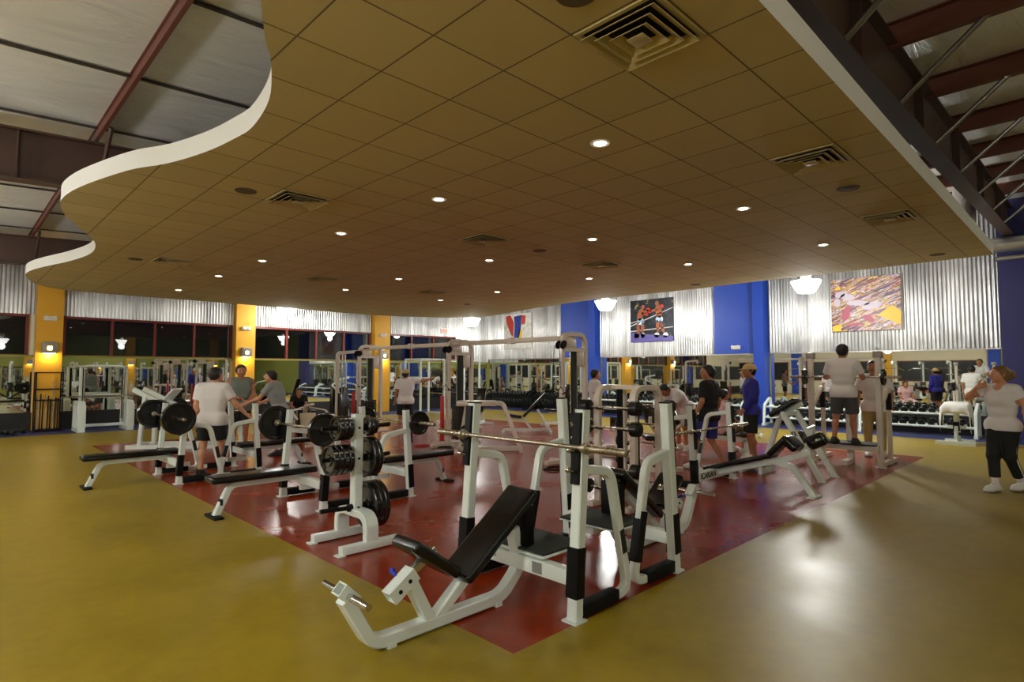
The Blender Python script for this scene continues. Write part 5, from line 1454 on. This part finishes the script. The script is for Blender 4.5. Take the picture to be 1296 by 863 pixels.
# by the cable tower
person('man in tan cap and white tee, back turned, arm stretched to the cable tower', (8.74, 12.9, 0), (.5, .86), 1.68,
       dict(shR=(.2, .0, 1.45), elR=(.47, .06, 1.44), wrR=(.71, .12, 1.50), elL=(-.25, -.05, 1.15), wrL=(-.27, .04, .92), knR=(.12, .04, .5), anR=(.14, 0, .085), knL=(-.13, -.02, .5), anL=(-.15, -.08, .085)),
       shirt='tee_white', bottom='sh_black', legt=.95, shoes='shoe_white', cap='cap_tan', skin='skin_tan', bulk=1.12, sleeve=.72, look=-.3, fist=(.7, .2), h=.012)
person('man in white tee standing in profile behind the barbell rack', (10.8, 8.25, 0), (.8, -.55), 1.68, None, shirt='tee_white', bottom='sh_grey', skin='skin_tan', h=.013, sleeve=.75)
person('man in white tee bending down over a dumbbell bench, head low', (11.05, 6.2, 0), (-.9, .35), 1.72,
       dict(pelvis=(0, -.1, .92), chest=(0, .12, 1.13), neck=(0, .30, 1.24), head=(0, .42, 1.27), shR=(.185, .25, 1.2), shL=(-.185, .25, 1.2), elR=(.2, .32, .94), wrR=(.16, .42, .72), elL=(-.2, .32, .94), wrL=(-.16, .42, .72), hpR=(.09, -.1, .9), hpL=(-.09, -.1, .9), knR=(.11, .0, .5), knL=(-.11, .0, .5)),
       shirt='tee_white', bottom='sh_grey', legt=.95, skin='skin_tan', tilt=.5, h=.012, sleeve=.75)
# walking by the decline bench
person('man in black tee and blue shorts walking away left between the benches', (9.15, 4.62, 0), (-.05, 1.0), 1.73,
       dict(knR=(.10, .02, .49), anR=(.11, -.22, .10), knL=(-.10, .18, .52), anL=(-.1, .22, .085), elR=(.26, -.06, 1.16), wrR=(.27, .0, .92), elL=(-.27, .0, 1.15), wrL=(-.28, .12, .93)),
       shirt='tee_black', bottom='sh_blue', legt=.92, shoes='shoe_white', style='thick', skin='skin_tan', bulk=.986, look=.7, sleeve=.78, h=.011, fist=(.5, .5))
person('man in blue pullover, tan cap and black shorts standing in profile', (10.56, 4.52, 0), (-.55, .83), 1.76,
       dict(elR=(.25, -.02, 1.14), wrR=(.24, .10, .92), elL=(-.25, .02, 1.15), wrL=(-.22, .16, .95)), shirt='pull_blue', sleeve=1.85, bottom='sh_black', legt=.95, shoes='shoe_white', cap='cap_tan', skin='skin_tan', bulk=.988, look=.25, h=.011, hem=-.1, fist=(.5, .5))
# squat rack pair
person('man in white tee and charcoal shorts standing on the squat rack step', (11.02, 3.12, .395), (1, .1), 1.70,
       dict(elR=(.29, .08, 1.17), wrR=(.27, .23, 1.16), elL=(-.29, .08, 1.17), wrL=(-.27, .23, 1.16), knR=(.13, .03, .5), anR=(.16, -.02, .085), knL=(-.13, .03, .5), anL=(-.16, -.02, .085), thR=(-1, 0, 0), thL=(1, 0, 0)),
       shirt='tee_white', bottom='sh_grey', legt=.92, shoes='shoe_black', skin='skin_tan', bulk=.98, sleeve=.72, h=.011, fist=(.9, .9))
person('man in white tee and khaki trousers spotting behind the squat rack lifter', (12.9, 3.12, 0), (-1, -.15), 1.84, dict(elL=(-.27, .03, 1.15), wrL=(-.28, .18, .98), elR=(.26, .0, 1.15)), shirt='tee_white', bottom='khaki', legt=1.9, shoes='shoe_white', skin='skin_tan', sleeve=.8, h=.012)
# the walking woman
person('woman in white V-neck tee and black capri trousers, hand raised to her face', (10.36, .98, 0), (-.88, .47), 1.70,
       dict(shR=(.17, .0, 1.42), elR=(.35, .16, 1.30), wrR=(.135, .27, 1.45), hdR=(-.75, -.30, .35), thR=(0, -.3, 1), elL=(-.25, -.08, 1.19), wrL=(-.30, .0, .97), knR=(.06, .12, .5), anR=(.04, .13, .085), knL=(-.07, -.0, .5), anL=(-.06, -.24, .10)),
       shirt='tee_white', sleeve=.5, bottom='sh_black', legt=1.72, shoes='shoe_white', hair='hair_blonde', style='bun', fem=True, bulk=1.02, look=-.55, h=.009, hem=-.10, stripe=True, socks='tee_white', fist=(.4, .3))
# seated figures at the back
sit = dict(pelvis=(0, 0, .53), chest=(0, .14, .82), neck=(0, .26, 1.0), head=(0, .33, 1.13), shR=(.18, .22, .95), shL=(-.18, .22, .95), hpR=(.09, .02, .52), hpL=(-.09, .02, .52), knR=(.2, .43, .5), knL=(-.2, .43, .5), anR=(.19, .4, .085), anL=(-.19, .4, .085),
           elR=(.24, .40, .70), wrR=(.06, .52, .52), elL=(-.24, .40, .70), wrL=(-.06, .52, .52), toeR=(.2, 1, 0), toeL=(-.2, 1, 0))
person('boy in black tee sitting forward on a bench by the window wall', (7.72, 17.05, 0), (-.4, -.92), 1.6, sit, shirt='tee_black', bottom='sh_black', legt=.8, skin='skin_tan', h=.014, style='thick')
sit2 = dict(sit); sit2.update(chest=(0, .03, .84), neck=(0, .06, 1.05), head=(0, .09, 1.19), shR=(.18, .05, .99), shL=(-.18, .05, .99), elR=(.24, .1, .74), wrR=(.2, .3, .62), elL=(-.24, .1, .74), wrL=(-.2, .3, .62))
person('person in pink tee sitting on a bench behind the blue pullover', (11.2, 5.42, 0), (.8, -.5), 1.7, sit2, shirt='tee_pink', bottom='olive_cloth', legt=.9, skin='skin_tan', h=.014)
# ------------------------------------------------------------------ light
def point(loc, power, col, r=.12, name='lamp_light'):
    l = bpy.data.lights.new(name, 'POINT'); l.energy = power; l.color = col; l.shadow_soft_size = r
    o = bpy.data.objects.new(name, l); COL.objects.link(o); o.location = loc; return o
def spot(loc, power, col, ang=2.0, r=.06, name='downlight_light'):
    l = bpy.data.lights.new(name, 'SPOT'); l.energy = power; l.color = col; l.shadow_soft_size = r; l.spot_size = ang; l.spot_blend = .6
    o = bpy.data.objects.new(name, l); COL.objects.link(o); o.location = loc; return o
HID = (.97, 1.0, .95)
for (x, y, z, w), e in zip(PEND, (430, 260, 110, 50)): point((x, y, z-.35), e, HID, .12)
for x, y in PEND2:
    z = min(3.8, roof_z(x)-1.6); point((x, y, z-.35), 70 if x < 0 else 60, HID, .2)
for x, y in CANS: spot((x, y, CZ-.03), 42, (1, .84, .64))
for a, b in COLS_L: point(((a+b)/2, Y1-.38, 2.08), 14, (1, .8, .4), .05)

w = bpy.data.worlds.new('night'); SC.world = w; w.use_nodes = True
w.node_tree.nodes['Background'].inputs[0].default_value = (.01, .012, .02, 1)
w.node_tree.nodes['Background'].inputs[1].default_value = .3

# ------------------------------------------------------------------ camera
cam = bpy.data.cameras.new('camera'); co = bpy.data.objects.new('camera', cam); COL.objects.link(co)
cam.sensor_width = 36; cam.lens = 36*733/1296; cam.clip_start = .05; cam.clip_end = 200
yaw, pit = math.radians(44.5), math.radians(3.08)
fw = Vector((math.sin(yaw)*math.cos(pit), math.cos(yaw)*math.cos(pit), math.sin(pit)))
co.location = (0, 0, 1.62); co.rotation_euler = fw.to_track_quat('-Z', 'Y').to_euler()
SC.camera = co
SC.view_settings.view_transform = 'Standard'; SC.view_settings.look = 'None'
SC.view_settings.gamma = 1; SC.view_settings.use_curve_mapping = False
SC.view_settings.exposure = EXPOSURE = -.6
SC.cycles.use_denoising = True
SC.cycles.max_bounces = 10; SC.cycles.diffuse_bounces = 5; SC.cycles.glossy_bounces = 5; SC.cycles.transmission_bounces = 4
SC.cycles.sample_clamp_indirect = 6
